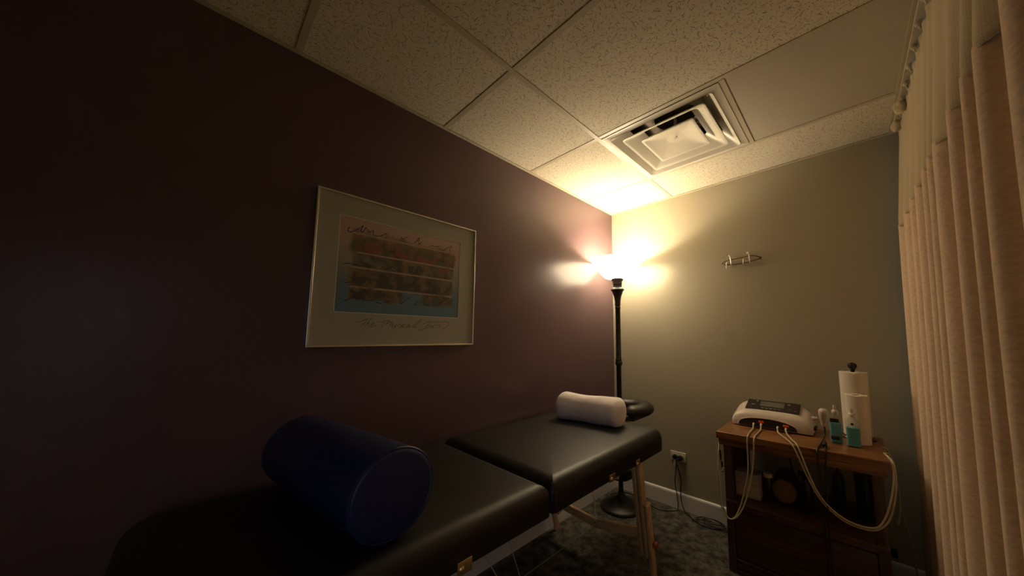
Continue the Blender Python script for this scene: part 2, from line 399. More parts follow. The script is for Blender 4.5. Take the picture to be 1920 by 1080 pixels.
# ------------------------------------------------------------------ ceiling air diffuser
v = empty('ceiling_vent', ((VX0+VX1)/2, (VY0+VY1)/2, ZT), 'white square louvred air diffuser set into the ceiling beside the lamp corner', 'air vent')
CX, CY = (VX0+VX1)/2, (VY0+VY1)/2; HX, HY = (VX1-VX0)/2, (VY1-VY0)/2
def sq_shell(bm, levels, rc=.012, seg=4, closed_top=False):
    """levels: list of (halfx, halfy, z, cornerradius)"""
    b2 = bmesh.new(); rings = []
    for hx, hy, z, r in levels:
        ring = []
        for sx, sy, a0 in ((1, 1, 0), (-1, 1, 90), (-1, -1, 180), (1, -1, 270)):
            for k in range(seg+1):
                a = math.radians(a0+90*k/seg)
                ring.append(b2.verts.new((CX+sx*(hx-r)+r*math.cos(a), CY+sy*(hy-r)+r*math.sin(a), z)))
        rings.append(ring)
    n = len(rings[0])
    for a, c in zip(rings, rings[1:]):
        for k in range(n): b2.faces.new((a[k], a[(k+1) % n], c[(k+1) % n], c[k]))
    if closed_top: b2.faces.new(rings[-1])
    me = bpy.data.meshes.new('t'); b2.to_mesh(me); b2.free(); bm.from_mesh(me); bpy.data.meshes.remove(me)
b = nb()
sq_shell(b, [(HX, HY, ZT+.012, .002), (HX, HY, ZT-.004, .002), (.268, .268, ZT-.006, .02), (.262, .262, ZT-.010, .02), (.257, .257, ZT-.006, .02), (.235, .235, ZT+.018, .02), (.195, .195, ZT+.062, .02), (.192, .192, ZT+.066, .02), (.240, .240, ZT+.024, .02)])
obj('outer_frame', b, M['vent'], v)
b = nb()
sq_shell(b, [(.128, .128, ZT+.050, .02), (.160, .160, ZT+.022, .02), (.198, .198, ZT-.004, .02), (.206, .206, ZT-.008, .02), (.214, .214, ZT-.009, .02), (.215, .215, ZT-.005, .02), (.200, .200, ZT+.003, .02), (.163, .163, ZT+.029, .02), (.131, .131, ZT+.057, .02)])
obj('louvre', b, M['vent'], v)
b = nb()
sq_shell(b, [(.137, .137, ZT-.001, .012), (.138, .138, ZT-.008, .012), (.130, .130, ZT-.009, .012), (.122, .122, ZT-.006, .012), (.048, .048, ZT+.020, .046), (.046, .046, ZT+.020, .045)], closed_top=True)
obj('centre_plate', b, M['vent'], v)
b = nb(); sq_shell(b, [(.1375, .1375, ZT-.001, .012), (.05, .05, ZT+.028, .045)], closed_top=True)
lathe(b, [(.006, ZT+.0145), (.006, ZT+.0135), (.001, ZT+.0125)], CX, CY, 16)
tube(b, [(CX, CY, ZT+.026), (CX, CY, ZT+.13)], .008, 8, 0)
for sx in (-1, 1): tube(b, [(CX, CY, ZT+.060), (CX+sx*.135, CY, ZT+.056)], .003, 6, 0)
obj('support_arm', b, M['vent'], v)
b = nb()
lathe(b, [(.30, ZT+.07), (.30, ZT+.125), (.11, ZT+.14), (.11, ZT+.22)], CX, CY, 48, cap0=False, cap1=True)
obj('duct_collar', b, M['duct'], v)

# ------------------------------------------------------------------ framed print
px0, px1, pz0, pz1 = -2.135, -1.420, 1.162, 1.780
f = empty('framed_print', (0, (px0+px1)/2, pz0), 'silver framed abstract watercolour print with script title, hung on the mauve wall', 'picture')
b = nb()
fw = .0075
for args in ((px0, px1, pz0, pz0+fw), (px0, px1, pz1-fw, pz1), (px0, px0+fw, pz0+fw, pz1-fw), (px1-fw, px1, pz0+fw, pz1-fw)):
    box(b, .001, .026, args[0], args[1], args[2], args[3], .0015)
obj('frame', b, M['frame'], f, smooth=False)
ax0, ax1, az0, az1 = -2.054, -1.509, 1.298, 1.693
b = nb()
for y0, y1, z0, z1 in ((px0+fw, ax0, pz0+fw, pz1-fw), (ax1, px1-fw, pz0+fw, pz1-fw), (ax0, ax1, pz0+fw, az0), (ax0, ax1, az1, pz1-fw)):
    box(b, .006, .0178, y0, y1, z0, z1)
obj('mat_board', b, M['mat_board'], f, smooth=False)
b = nb(); g = .0025
for y0, y1, z0, z1 in ((ax0, ax0+g, az0, az1), (ax1-g, ax1, az0, az1), (ax0+g, ax1-g, az0, az0+g), (ax0+g, ax1-g, az1-g, az1)):
    box(b, .010, .0174, y0, y1, z0, z1)
obj('mat_bevel', b, M['bevel'], f, smooth=False, label='pale cut edge of the mat')
b = nb(); box(b, .008, .0158, ax0, ax1, az0, az1)
pr_ = obj('artwork', b, M['art'], f, origin=(.008, ax0, az0), smooth=False, label='blurred garden-like watercolour bands over a blue ground')
TEXT=[[(-1.98, 1.266), (-1.971, 1.262), (-1.96, 1.264), (-1.946, 1.27), (-1.932, 1.275), (-1.915, 1.28)], [(-1.931, 1.274), (-1.941, 1.262), (-1.95, 1.25), (-1.96, 1.241)], [(-1.916, 1.279), (-1.924, 1.268), (-1.933, 1.254), (-1.942, 1.241)], [(-1.939, 1.247), (-1.931, 1.256), (-1.924, 1.258), (-1.928, 1.248), (-1.925, 1.243), (-1.919, 1.245)], [(-1.919, 1.247), (-1.909, 1.254), (-1.905, 1.259), (-1.913, 1.258), (-1.917, 1.248), (-1.913, 1.242), (-1.901, 1.249), (-1.896, 1.255)], [(-1.896, 1.266), (-1.884, 1.265), (-1.869, 1.267), (-1.859, 1.271), (-1.846, 1.274)], [(-1.861, 1.269), (-1.87, 1.255), (-1.879, 1.239)], [(-1.846, 1.274), (-1.853, 1.262), (-1.86, 1.25)], [(-1.858, 1.254), (-1.845, 1.267), (-1.839, 1.269), (-1.842, 1.255), (-1.844, 1.245)], [(-1.841, 1.253), (-1.832, 1.265), (-1.83, 1.26), (-1.835, 1.246), (-1.831, 1.243)], [(-1.826, 1.258), (-1.829, 1.247), (-1.825, 1.243), (-1.816, 1.254), (-1.815, 1.258), (-1.818, 1.245), (-1.813, 1.243)], [(-1.809, 1.249), (-1.801, 1.259), (-1.797, 1.26), (-1.795, 1.25), (-1.802, 1.243)], [(-1.791, 1.25), (-1.786, 1.259), (-1.79, 1.246), (-1.784, 1.244)], [(-1.77, 1.258), (-1.779, 1.258), (-1.784, 1.249), (-1.78, 1.243), (-1.768, 1.247)], [(-1.757, 1.259), (-1.766, 1.253), (-1.765, 1.245), (-1.757, 1.253), (-1.754, 1.259), (-1.758, 1.247), (-1.751, 1.245)], [(-1.751, 1.245), (-1.732, 1.261), (-1.715, 1.276), (-1.705, 1.283), (-1.703, 1.278), (-1.718, 1.266), (-1.735, 1.251), (-1.739, 1.245), (-1.729, 1.245), (-1.717, 1.253)], [(-1.69, 1.262), (-1.678, 1.27), (-1.659, 1.275), (-1.643, 1.273), (-1.613, 1.276)], [(-1.656, 1.273), (-1.671, 1.258), (-1.686, 1.242), (-1.701, 1.235), (-1.713, 1.236), (-1.711, 1.242)], [(-1.663, 1.26), (-1.674, 1.255), (-1.678, 1.248), (-1.672, 1.244), (-1.662, 1.25), (-1.661, 1.259), (-1.652, 1.258)], [(-1.65, 1.26), (-1.654, 1.25), (-1.651, 1.246), (-1.643, 1.253), (-1.64, 1.26), (-1.643, 1.249), (-1.639, 1.246)], [(-1.63, 1.26), (-1.635, 1.246)], [(-1.633, 1.253), (-1.627, 1.26), (-1.621, 1.26), (-1.62, 1.258)], [(-1.605, 1.261), (-1.613, 1.259), (-1.613, 1.256), (-1.607, 1.252), (-1.61, 1.247), (-1.617, 1.246)], [(-1.61, 1.276), (-1.586, 1.278), (-1.566, 1.276), (-1.558, 1.268), (-1.565, 1.257), (-1.582, 1.246), (-1.6, 1.241)]]
ART=[[(-2.014, 1.65), (-2.022, 1.642), (-2.023, 1.631), (-2.016, 1.626), (-1.998, 1.637), (-1.98, 1.655), (-1.968, 1.665), (-1.978, 1.642), (-1.968, 1.641), (-1.958, 1.659), (-1.945, 1.644), (-1.93, 1.655), (-1.927, 1.635), (-1.904, 1.636), (-1.888, 1.647), (-1.87, 1.657)], [(-1.808, 1.657), (-1.81, 1.649), (-1.801, 1.648), (-1.79, 1.658), (-1.779, 1.659)], [(-1.763, 1.631), (-1.74, 1.651), (-1.729, 1.671), (-1.73, 1.639), (-1.711, 1.658)], [(-1.68, 1.637), (-1.659, 1.647), (-1.643, 1.645), (-1.612, 1.66)], [(-1.613, 1.631), (-1.589, 1.646), (-1.559, 1.666), (-1.569, 1.645), (-1.566, 1.633)], [(-2.035, 1.49), (-2.019, 1.496), (-1.994, 1.496), (-1.964, 1.495), (-1.933, 1.498)], [(-1.893, 1.496), (-1.881, 1.506), (-1.868, 1.497), (-1.843, 1.51), (-1.825, 1.502), (-1.799, 1.509)], [(-1.78, 1.5), (-1.762, 1.5), (-1.733, 1.497)], [(-1.691, 1.499), (-1.684, 1.498)], [(-1.669, 1.507), (-1.676, 1.496), (-1.666, 1.493)], [(-1.637, 1.494), (-1.632, 1.49)], [(-1.611, 1.498), (-1.592, 1.498)], [(-2.029, 1.42), (-2.015, 1.418), (-1.983, 1.431)], [(-2.025, 1.35), (-2.014, 1.347), (-2.0, 1.356), (-1.982, 1.362), (-1.978, 1.352), (-1.956, 1.364), (-1.952, 1.35), (-1.925, 1.357)], [(-1.925, 1.357), (-1.889, 1.345), (-1.861, 1.353), (-1.827, 1.365)], [(-1.818, 1.355), (-1.796, 1.352), (-1.774, 1.372), (-1.747, 1.391)], [(-1.737, 1.369), (-1.722, 1.365), (-1.736, 1.35), (-1.712, 1.352)], [(-1.708, 1.369), (-1.677, 1.352), (-1.647, 1.352), (-1.616, 1.364), (-1.574, 1.393)], [(-1.572, 1.355), (-1.567, 1.373), (-1.554, 1.382)]]
def strokes(bm, lst, x, w, rnd):
    for st in lst:
        P = catmull([(x, y, z) for y, z in st], 5)
        n = len(P); L_ = []; R_ = []
        for i, p in enumerate(P):
            t = P[min(i+1, n-1)]-P[max(i-1, 0)]
            if t.length < 1e-7: t = Vector((0, 1, 0))
            t.normalize(); s = Vector((0, -t.z, t.y))
            ww = w*(.55+.6*abs(math.sin(i*.55+rnd)))*(.5+.5*min(1, i/3, (n-1-i)/3))
            q = p+Vector((.00015*random.random(), 0, 0))
            L_.append(bm.verts.new(q+s*ww)); R_.append(bm.verts.new(q-s*ww))
        for i in range(n-1): bm.faces.new((L_[i], L_[i+1], R_[i+1], R_[i]))
b = nb(); strokes(b, TEXT, .01805, .0011, 1.)
obj('script_title', b, M['ink'], f, smooth=False, label='brown cursive title reading The Musical Tours')
for st in ART:
    b = nb(); strokes(b, [st], .0160, .0016, 2.)
    obj('ink_flourish', b, M['inkd'], f, smooth=False)

# ------------------------------------------------------------------ torchiere floor lamp
LX, LY = .205, -.265
lamp = empty('floor_lamp', (LX, LY, 0), 'tall dark bronze torchiere floor lamp glowing in the corner behind the massage table', 'floor lamp')
b = nb()
lathe(b, [(.146, 0), (.148, .006), (.146, .014), (.135, .022), (.118, .027), (.112, .034), (.100, .038), (.092, .046), (.070, .056), (.045, .068), (.030, .082), (.022, .10), (.020, .115)], LX, LY, 56)
obj('base', b, M['bronze'], lamp)
b = nb()
lathe(b, [(.017, .11), (.017, .19), (.034, .190), (.064, .199), (.090, .217), (.104, .242), (.109, .270), (.105, .287), (.092, .295), (.05, .300), (.03, .31), (.020, .33), (.0175, .36)], LX, LY, 40)
obj('bowl_ornament', b, M['bronze'], lamp)
b = nb()
lathe(b, [(.0175, .36), (.0175, .62), (.021, .63), (.021, .64), (.018, .65), (.018, .995), (.022, 1.0), (.026, 1.008), (.027, 1.016), (.024, 1.026), (.021, 1.034), (.024, 1.042), (.0195, 1.05), (.0185, 1.25), (.0185, 1.42), (.021, 1.425), (.021, 1.432), (.019, 1.436), (.019, 1.444), (.022, 1.449), (.021, 1.456), (.022, 1.48), (.028, 1.515), (.040, 1.55), (.051, 1.566), (.049, 1.570)], LX, LY, 40)
obj('pole', b, M['bronze'], lamp)
b = nb()
lathe(b, [(.048, 1.570), (.036, 1.583), (.030, 1.588), (.034, 1.592), (.034, 1.600), (.030, 1.603), (.036, 1.607), (.036, 1.628), (.044, 1.640), (.047, 1.648), (.040, 1.652)], LX, LY, 40)
obj('socket_cup', b, M['bronze'], lamp)
b = nb()
outer = [(.030, 1.650), (.055, 1.652), (.085, 1.658), (.108, 1.672), (.124, 1.690), (.140, 1.712), (.156, 1.738), (.172, 1.762), (.190, 1.780), (.198, 1.792)]
lathe(b, outer+[(.196, 1.796), (.193, 1.795)], LX, LY, 64, cap1=False)
obj('lamp_shade', b, M['shade'], lamp, label='glowing frosted glass bowl')
b = nb(); lathe(b, [(max(r-.004, .02), z+.003) for r, z in outer], LX, LY, 64, cap1=False)
obj('shade_inner_glass', b, M['shade_in'], lamp)
b = nb()
tube(b, [(LX-.02, LY+.10, .03), (LX-.10, LY+.16, .012), (LX-.155, LY+.10, .006), (LX-.10, LY+.205, .005), (LX+.03, LY+.21, .005), (LX+.10, LY+.19, .005), (LX+.16, LY+.155, .005), (LX+.22, LY+.15, .004), (.486, -.082, .004), (.517, -.050, .006), (.522, -.035, .03), (.514, -.028, .10), (.500, -.022, .18), (.508, -.022, .25), (.516, -.028, .33)], .0032, 8, 8)
obj('power_cord', b, M['black'], lamp)
bulb = bpy.data.lights.new('lamp_bulb', 'POINT'); bulb.energy = 27; bulb.color = (1., .82, .57); bulb.shadow_soft_size = .028
bo = bpy.data.objects.new('lamp_bulb', bulb); COL.objects.link(bo); bo.parent = lamp; bo.location = (0, 0, 1.705)

# ------------------------------------------------------------------ massage table
def rr_ring(x0, x1, y0, y1, rad, inset, z, seg=7):
    """rounded rectangle, rad = radii at (x1,y1),(x0,y1),(x0,y0),(x1,y0)"""
    out = []
    for (cx, cy, sx, sy, a0, r) in ((x1, y1, 1, 1, 0, rad[0]), (x0, y1, -1, 1, 90, rad[1]), (x0, y0, -1, -1, 180, rad[2]), (x1, y0, 1, -1, 270, rad[3])):
        rr = max(r-inset, .002)
        ox = cx-sx*(inset+rr); oy = cy-sy*(inset+rr)
        for k in range(seg+1):
            a = math.radians(a0+90*k/seg); out.append((ox+rr*math.cos(a), oy+rr*math.sin(a), z))
    return out
def pad(bm, x0, x1, y0, y1, z0, z1, rad, er=.048, puff=.006):
    b2 = bmesh.new(); rings = []
    prof = [(.010, z0), (.001, z0+.006), (0, z0+.02), (0, z1-er)]
    for k in range(1, 9):
        a = PI/2*k/8; prof.append((er-er*math.cos(a), z1-er+er*math.sin(a)))
    for k in range(1, 6): prof.append((er+.045*k, z1+puff*math.sin(PI/2*k/5)))
    for ins, z in prof: rings.append([b2.verts.new(p) for p in rr_ring(x0, x1, y0, y1, rad, ins, z)])
    n = len(rings[0])
    for a, c in zip(rings, rings[1:]):
        for k in range(n): b2.faces.new((a[k], a[(k+1) % n], c[(k+1) % n], c[k]))
    b2.faces.new(rings[0][::-1]); b2.faces.new(rings[-1])
    merge(bm, b2)
TX0, TX1 = .035, .745; TJ = -1.585; TY1 = -.700; TY0 = -2.50; TZ0, TZ1 = .624, .732
t = empty('massage_table', ((TX0+TX1)/2, TJ, 0), 'long black vinyl folding massage table on light wooden legs along the mauve wall', 'massage table')
b = nb(); pad(b, TX0, TX1, TJ+.002, TY1, TZ0, TZ1, (.075, .075, .022, .022)); obj('cushion', b, M['vinyl'], t, label='far half of the padded top beside the lamp')
b = nb(); pad(b, TX0, TX1, TY0, TJ-.002, TZ0, TZ1-.004, (.022, .022, .09, .09)); obj('cushion', b, M['vinyl'], t, label='near half of the padded top')
# welt seam at the joint corner
b = nb(); tube(b, [(TX1+.0005, TJ+.006, TZ0+.01), (TX1+.0005, TJ+.006, TZ1-.03), (TX1-.012, TJ+.006, TZ1-.008)], .0014, 6, 4)
obj('seam', b, M['vinyl'], t)
def leg(yt, yb, xt, xb, out=1, long=.13):
    yl = lambda z: yb+(yt-yb)*z/.63
    xx = lambda z: xb+(xt-xb)*z/.63
    b = nb()
    for dx in (-.020*out, .006*out):
        beam(b, (xx(.62)+dx, yl(.62), .622), (xx(long)+dx, yl(long), long), .020, .040, .004)
    o = obj('leg', b, M['beech'], t)
    b = nb(); dx = .028*out
    beam(b, (xx(.415)+dx, yl(.415)-.001, .415), (xx(0)+dx, yb, 0), .022, .038, .008)
    obj('leg_extension', b, M['beech'], t, label='sliding lower leg')
    b = nb(); z = .205
    mt = rot_to((out, 0, 0), (xx(z)+dx+.011*out, yl(z), z))
    lathe(b, [(.004, 0), (.004, .006), (.014, .008), (.017, .014), (.015, .022), (.006, .026)], seg=20, mat=mt)
    ORGx = obj('knob', b, M['knob'], t)
leg(-.955, -.775, .712, .664, 1)
leg(-.955, -.775, .085, .075, -1, .13)
leg(-2.215, -2.395, .700, .652, 1)
leg(-2.215, -2.395, .085, .075, -1, .13)
for y, yl_, s in ((-.835, -.83, 1), (-2.335, -2.34, -1)):
    b = nb(); beam(b, (.085, y, .200), (.386, y, .183), .020, .044, .003, Vector((0, 1, 0))); obj('brace', b, M['beechx'], t)
    b = nb(); beam(b, (.392, y, .184), (.648, y, .236), .020, .044, .003, Vector((0, 1, 0))); obj('brace', b, M['beechx'], t)
    b = nb(); box(b, .380, .398, y-.013, y-.0105, .170, .198, .001); lathe(b, [(.004, 0), (.004, .004)], seg=12, mat=rot_to((0, -1, 0), (.389, y-.013, .184))); obj('hinge', b, M['steel'], t)
# diagonal struts inside the aprons and the brass plates that hold them
for y0, y1, x in ((-1.225, -.90, .60), (-1.905, -2.27, .712), (-1.225, -.90, .085), (-1.905, -2.27, .085)):
    b = nb(); beam(b, (x-.012, y0, .628), (x-.03 if x > .4 else x+.03, y1, .50), .018, .032, .004); obj('strut', b, M['beech'], t)
def plate(y0, y1, z0, z1):
    b = nb(); box(b, TX1, TX1+.0035, y0, y1, z0, z1, .0012)
    lathe(b, [(.0075, 0), (.0075, .0015), (.005, .004), (.001, .0045)], seg=16, mat=rot_to((1, 0, 0), (TX1+.003, y0+(y1-y0)*.3, (z0+z1)/2-.002)))
    obj('brass_plate', b, M['brass'], t)
plate(-1.932, -1.890, .617, .650); plate(-1.252, -1.208, .626, .654); plate(-1.034, -1.000, .626, .654)
b = nb()
for p, q in (((.389, -.838, .185), (.30, -.62, .60)), ((.389, -.832, .18), (.389, -2.338, .18)), ((.389, -.838, .16), (.389, -.836, .185)),
             ((.33, -1.57, .36), (.52, -1.50, .15)), ((.36, -1.44, .34), (.45, -1.40, .10))):
    if q == (.30, -.62, .60): q = (.25, -.725, .632)
    tube(b, [p, q], .0021, 6, 0)
obj('tension_cable', b, M['steel'], t)
# ------------------------------------------------------------------ face cradle
fc = empty('face_cradle', (.41, -.55, .70), 'black padded face cradle at the far end of the massage table, behind the white pillow', 'face cradle')
b = nb(); R = .115; r = .055
b2 = bmesh.new(); rings = []
n = 40
for i in range(n+1):
    a = math.radians(-60+300*i/n)
    end = min(1, min(i, n-i)/3+.35)
    cx, cy = .415+R*1.02*math.cos(a), -.545+R*1.08*math.sin(a)
    rings.append([b2.verts.new((cx+r*end*math.cos(2*PI*k/16)*math.cos(a), cy+r*end*math.cos(2*PI*k/16)*math.sin(a), .765+.036*end*math.sin(2*PI*k/16))) for k in range(16)])
for p, q in zip(rings, rings[1:]):
    for k in range(16): b2.faces.new((p[k], p[(k+1) % 16], q[(k+1) % 16], q[k]))
b2.faces.new(rings[0][::-1]); b2.faces.new(rings[-1]); merge(b, b2)
obj('face_pad', b, M['vinyl'], fc)
b = nb(); box(b, .30, .53, -.66, -.44, .716, .732, .004); obj('platform', b, M['dark'], fc)
b = nb()
for x in (.35, .47): tube(b, [(x, -.45, .712), (x, -.62, .706), (x, -.698, .700)], .009, 10, 4)
obj('support_rod', b, M['steel'], fc)
# ------------------------------------------------------------------ white pillow roll
b = nb(); A0 = Vector((.193, -.925, .806)); A1 = Vector((.592, -.862, .806)); AL = (A1-A0).length
prof = []
for k in range(0, 10): a = PI/2*k/9; prof.append((.001+.071*math.sin(a)**.75, .045-.045*math.cos(a)))
for k in range(1, 24): prof.append((.072-.004*math.sin(PI*k/24), .045+(AL-.09)*k/24))
for k in range(9, -1, -1): a = PI/2*k/9; prof.append((.001+.071*math.sin(a)**.75, AL-.045+.045*math.cos(a)))
def wr(b2):
    for v_ in b2.verts:
        c = v_.co; r_ = math.hypot(c.x, c.y)
        if r_ < 1e-4: continue
        n_ = noise.noise(Vector((c.x*14, c.y*14, c.z*9)))*.005+noise.noise(Vector((c.x*45, c.y*45, c.z*13+3)))*.0016
        s = 1+n_/r_*min(1, r_/.05); c.x *= s; c.y *= s
mt = rot_to(A1-A0, A0)
prof = [(r_*1.09, z_) for r_, z_ in prof]
lathe(b, prof, seg=64, mat=mt, jitter=wr)
for v_ in b.verts: v_.co.z = max(v_.co.z, .7390)
obj('bolster_pillow', b, M['bolster'], label='white cotton covered bolster pillow on the far half of the massage table', cat='pillow')
# ------------------------------------------------------------------ navy roll
b = nb(); A0 = Vector((.135, -2.145, .838)); A1 = Vector((.690, -2.065, .838)); AL = (A1-A0).length; rr = .103
lathe(b, [(rr-.014, 0), (rr-.006, .002), (rr-.001, .008), (rr, .014), (rr+.001, AL/2), (rr, AL-.014), (rr-.001, AL-.008), (rr-.006, AL-.002), (rr-.014, AL)], seg=64, mat=rot_to(A1-A0, A0))
for v_ in b.verts: v_.co.z = max(v_.co.z, .7350)
o = obj('bolster_roll', b, M['blue'], label='large navy blue cylindrical bolster on the near half of the massage table', cat='bolster')
b = nb(); d_ = (A1-A0).normalized(); u_ = Vector((0, 0, 1)); s_ = d_.cross(u_).normalized()
c_ = A1-d_*.006
tube(b, [c_+(u_*math.cos(2*PI*k/48)+s_*math.sin(2*PI*k/48))*(rr-.003) for k in range(49)], .0035, 8, 0)
obj('piping', b, M['blue'], o)

# ------------------------------------------------------------------ privacy curtain
RIDGES = [.02, -.09, -.31, -.50, -.64, -.80, -.90, -1.00, -1.20, -1.34, -1.44, -1.60, -1.80, -1.98, -2.10, -2.30, -2.50, -2.66, -2.90, -3.1]
def cx_off(y, z):
    """0 at a ridge, 1 in a valley"""
    y = y + .018*math.sin(z*2.1+y*3)
    for a, c in zip(RIDGES, RIDGES[1:]):
        if c <= y <= a:
            tt = (a-y)/(a-c)
            sh = (.5-.5*math.cos(2*PI*tt**.95))**1.5
            return sh, a-c
    return 0., .1
def cur_x(y, z, net):
    sh, w = cx_off(y, z)
    k = max(0, min(1, (ZT-z)/ZT))
    ridge = 1.745-.030*min(1, (ZT-z)/.5)-.045*k
    if net:
        kk = (ZT-.02-z)/.5
        amp = (.004+.034*kk*kk)*min(1, w/.12)
        gather = .008*math.sin(y*2*PI/.075)*max(0, 1-(ZT-.02-z)/.05)
        return ridge+amp*sh+gather
    return ridge+(.075+.045*k)*min(1.2, w/.13)*sh-.002
def curtain_sheet(y0, y1, z0f, z1f, net, nz_, thick=True):
    bm = bmesh.new(); uvl = bm.loops.layers.uv.new('UVMap'); ny = int(abs(y1-y0)/.008)
    grid = []; uvs = {}
    for i in range(ny+1):
        y = y0+(y1-y0)*i/ny; col_ = []
        for j in range(nz_+1):
            z = z0f+(z1f-z0f)*j/nz_
            v_ = bm.verts.new((cur_x(y, z, net), y, z)); col_.append(v_)
        grid.append(col_)
    acc = [0.]
    for i in range(ny): acc.append(acc[-1]+(grid[i+1][nz_//2].co-grid[i][nz_//2].co).length)
    for i in range(ny):
        for j in range(nz_):
            f_ = bm.faces.new((grid[i][j], grid[i+1][j], grid[i+1][j+1], grid[i][j+1]))
            for lp, (ii, jj) in zip(f_.loops, ((i, j), (i+1, j), (i+1, j+1), (i, j+1))):
                lp[uvl].uv = (acc[ii], grid[ii][jj].co.z)
    return bm
cu = empty('privacy_curtain', (1.74, -1.6, .05), 'floor length peach privacy curtain with cream netting top hanging at the right', 'curtain')
ZM = 1.760
bm = curtain_sheet(-.10, -2.45, .03, ZM, False, 40)
fb = obj('curtain_fabric', bm, M['cfab'], cu)
md = fb.modifiers.new('thickness', 'SOLIDIFY'); md.thickness = .003; md.offset = 0
bm = curtain_sheet(-.10, -2.45, ZM-.012, ZT-.030, True, 24)
nt_ = obj('curtain_netting', bm, M['cnet'], cu)
md = nt_.modifiers.new('thickness', 'SOLIDIFY'); md.thickness = .002; md.offset = 0
for i in range(20):
    y = -.13-.117*i
    b = nb(); x = 1.733
    lathe(b, [(.001, -.010), (.008, -.007), (.0105, 0), (.008, .007), (.001, .010)], seg=14, mat=Matrix.Translation((x, y, ZT-.022)))
    tube(b, [(x, y, ZT-.014), (x, y, ZT-.030), (x+.003, y, ZT-.045)], .003, 6, 3)
    obj('curtain_hook', b, M['hook'], cu)
for y, r_ in ((-.150, .022), (-.345, .026), (-.305, .018)):
    b = nb(); bmesh.ops.create_icosphere(b, subdivisions=4, radius=r_, matrix=Matrix.Translation((1.728, y, ZT-.040)) @ Matrix.Diagonal((.85, 1, 1.15, 1)))
    for v_ in b.verts:
        c_ = Vector((1.728, y, ZT-.040)); d_ = v_.co-c_; v_.co = c_+d_*(1+.35*noise.noise(v_.co*45))
    obj('bunched_netting', b, M['cnet'], cu)
b = nb(); box(b, 1.722, 1.750, -3.15, -.03, ZT-.014, ZT-.002, .002)
obj('curtain_track', b, M['grid'], label='cream ceiling track carrying the privacy curtain', cat='curtain track')

# ------------------------------------------------------------------ wall hook rack
rk = empty('hook_rack', (.99, 0, 1.71), 'small chrome wire hook rack mounted on the sage wall right of the lamp', 'hook rack')
b = nb()
tube(b, [(.876, -.020, 1.706), (.902, -.034, 1.718), (.935, -.040, 1.722), (.99, -.046, 1.724), (1.05, -.046, 1.728), (1.085, -.036, 1.722), (1.106, -.020, 1.712)], .0036, 8, 8)
tube(b, [(.876, -.020, 1.706), (.90, -.030, 1.696), (.94, -.036, 1.689), (.99, -.040, 1.687), (1.04, -.038, 1.692), (1.08, -.030, 1.700), (1.106, -.020, 1.712)], .0036, 8, 8)
for x in (.882, 1.100): tube(b, [(x, -.022, 1.708), (x, -.001, 1.708)], .004, 8, 0)
obj('rail', b, M['chromed'], rk)
for x, zt_, zb_ in ((.940, 1.748, 1.676), (1.048, 1.750, 1.680)):
    b = nb(); tube(b, [(x-.018, -.002, zt_-.014), (x-.016, -.03, zt_+.002), (x-.004, -.052, zt_-.002), (x, -.052, zt_-.03), (x+.001, -.048, zb_+.012), (x, -.036, zb_), (x-.001, -.030, zb_+.008)], .0040, 8, 6)
    lathe(b, [(.001, -.006), (.005, -.004), (.0065, 0), (.005, .004), (.001, .006)], seg=12, mat=Matrix.Translation((x-.005, -.053, zt_-.002)))
    obj('hook', b, M['chrome'], rk)
for x, zt_, zb_ in ((.912, 1.704, 1.668), (1.012, 1.712, 1.682)):
    b = nb(); tube(b, [(x+.02, -.002, zt_), (x+.012, -.030, zt_+.006), (x, -.044, zt_-.004), (x-.002, -.044, zb_)], .0036, 8, 6)
    obj('hook', b, M['chrome'], rk)

# ------------------------------------------------------------------ wall outlet with plugs
ou = empty('wall_outlet', (.523, 0, .355), 'ivory horizontal electrical outlet with two black plugs low on the sage wall', 'outlet')
b = nb(); box(b, .468, .579, -.006, 0, .322, .388, .003); obj('cover_plate', b, M['plug'], ou)
b = nb()
for x in (.503, .545): box(b, x-.016, x+.016, -.008, -.0055, .340, .370, .002)
obj('socket', b, M['plug'], ou)
pg = empty('power_plug', (.503, -.02, .36), 'black lamp plug with white tag in the left socket of the ivory outlet', 'plug')
b = nb(); lathe(b, [(.013, 0), (.015, .004), (.014, .022), (.008, .026)], seg=20, mat=rot_to((0, -1, -.1), (.503, -.008, .356))); obj('plug_body', b, M['black'], pg)
b = nb(); box(b, .500, .516, -.030, -.018, .306, .338, .003); box(b, .495, .509, -.028, -.020, .292, .308, .002); obj('tag', b, M['hook'], pg, label='white cord tag')
pg = empty('power_plug', (.545, -.02, .355), 'black round plug in the right socket of the ivory outlet', 'plug')
b = nb(); lathe(b, [(.014, 0), (.018, .004), (.017, .024), (.010, .028)], seg=20, mat=rot_to((-.15, -1, 0), (.543, -.008, .352)));
tube(b, [(.543, -.03, .350), (.525, -.034, .342), (.516, -.030, .334)], .010, 8, 4, r_end=.006); obj('plug_body', b, M['black'], pg)
b = nb(); tube(b, [(.518, -.032, .336), (.520, -.034, .315), (.536, -.030, .26), (.546, -.026, .20), (.540, -.024, .13), (.545, -.028, .06), (.570, -.040, .012), (.60, -.055, .006), (.66, -.10, .006), (.72, -.12, .006), (.80, -.10, .006), (.83, -.06, .01), (.77, -.035, .02), (.69, -.04, .018), (.655, -.075, .012), (.70, -.105, .014), (.78, -.075, .016), (.82, -.05, .02), (.76, -.05, .03), (.70, -.07, .022), (.74, -.11, .016), (.84, -.09, .010), (.90, -.07, .008), (.925, -.03, .012)], .0034, 8, 8)
obj('cord', b, M['black'], pg)
b = nb(); box(b, 1.570, 1.592, -.006, 0, .128, .172, .002); box(b, 1.574, 1.588, -.018, -.006, .138, .162, .003)
obj('phone_jack', b, M['dark'], label='small dark jack low on the sage wall right of the cabinet', cat='wall jack')

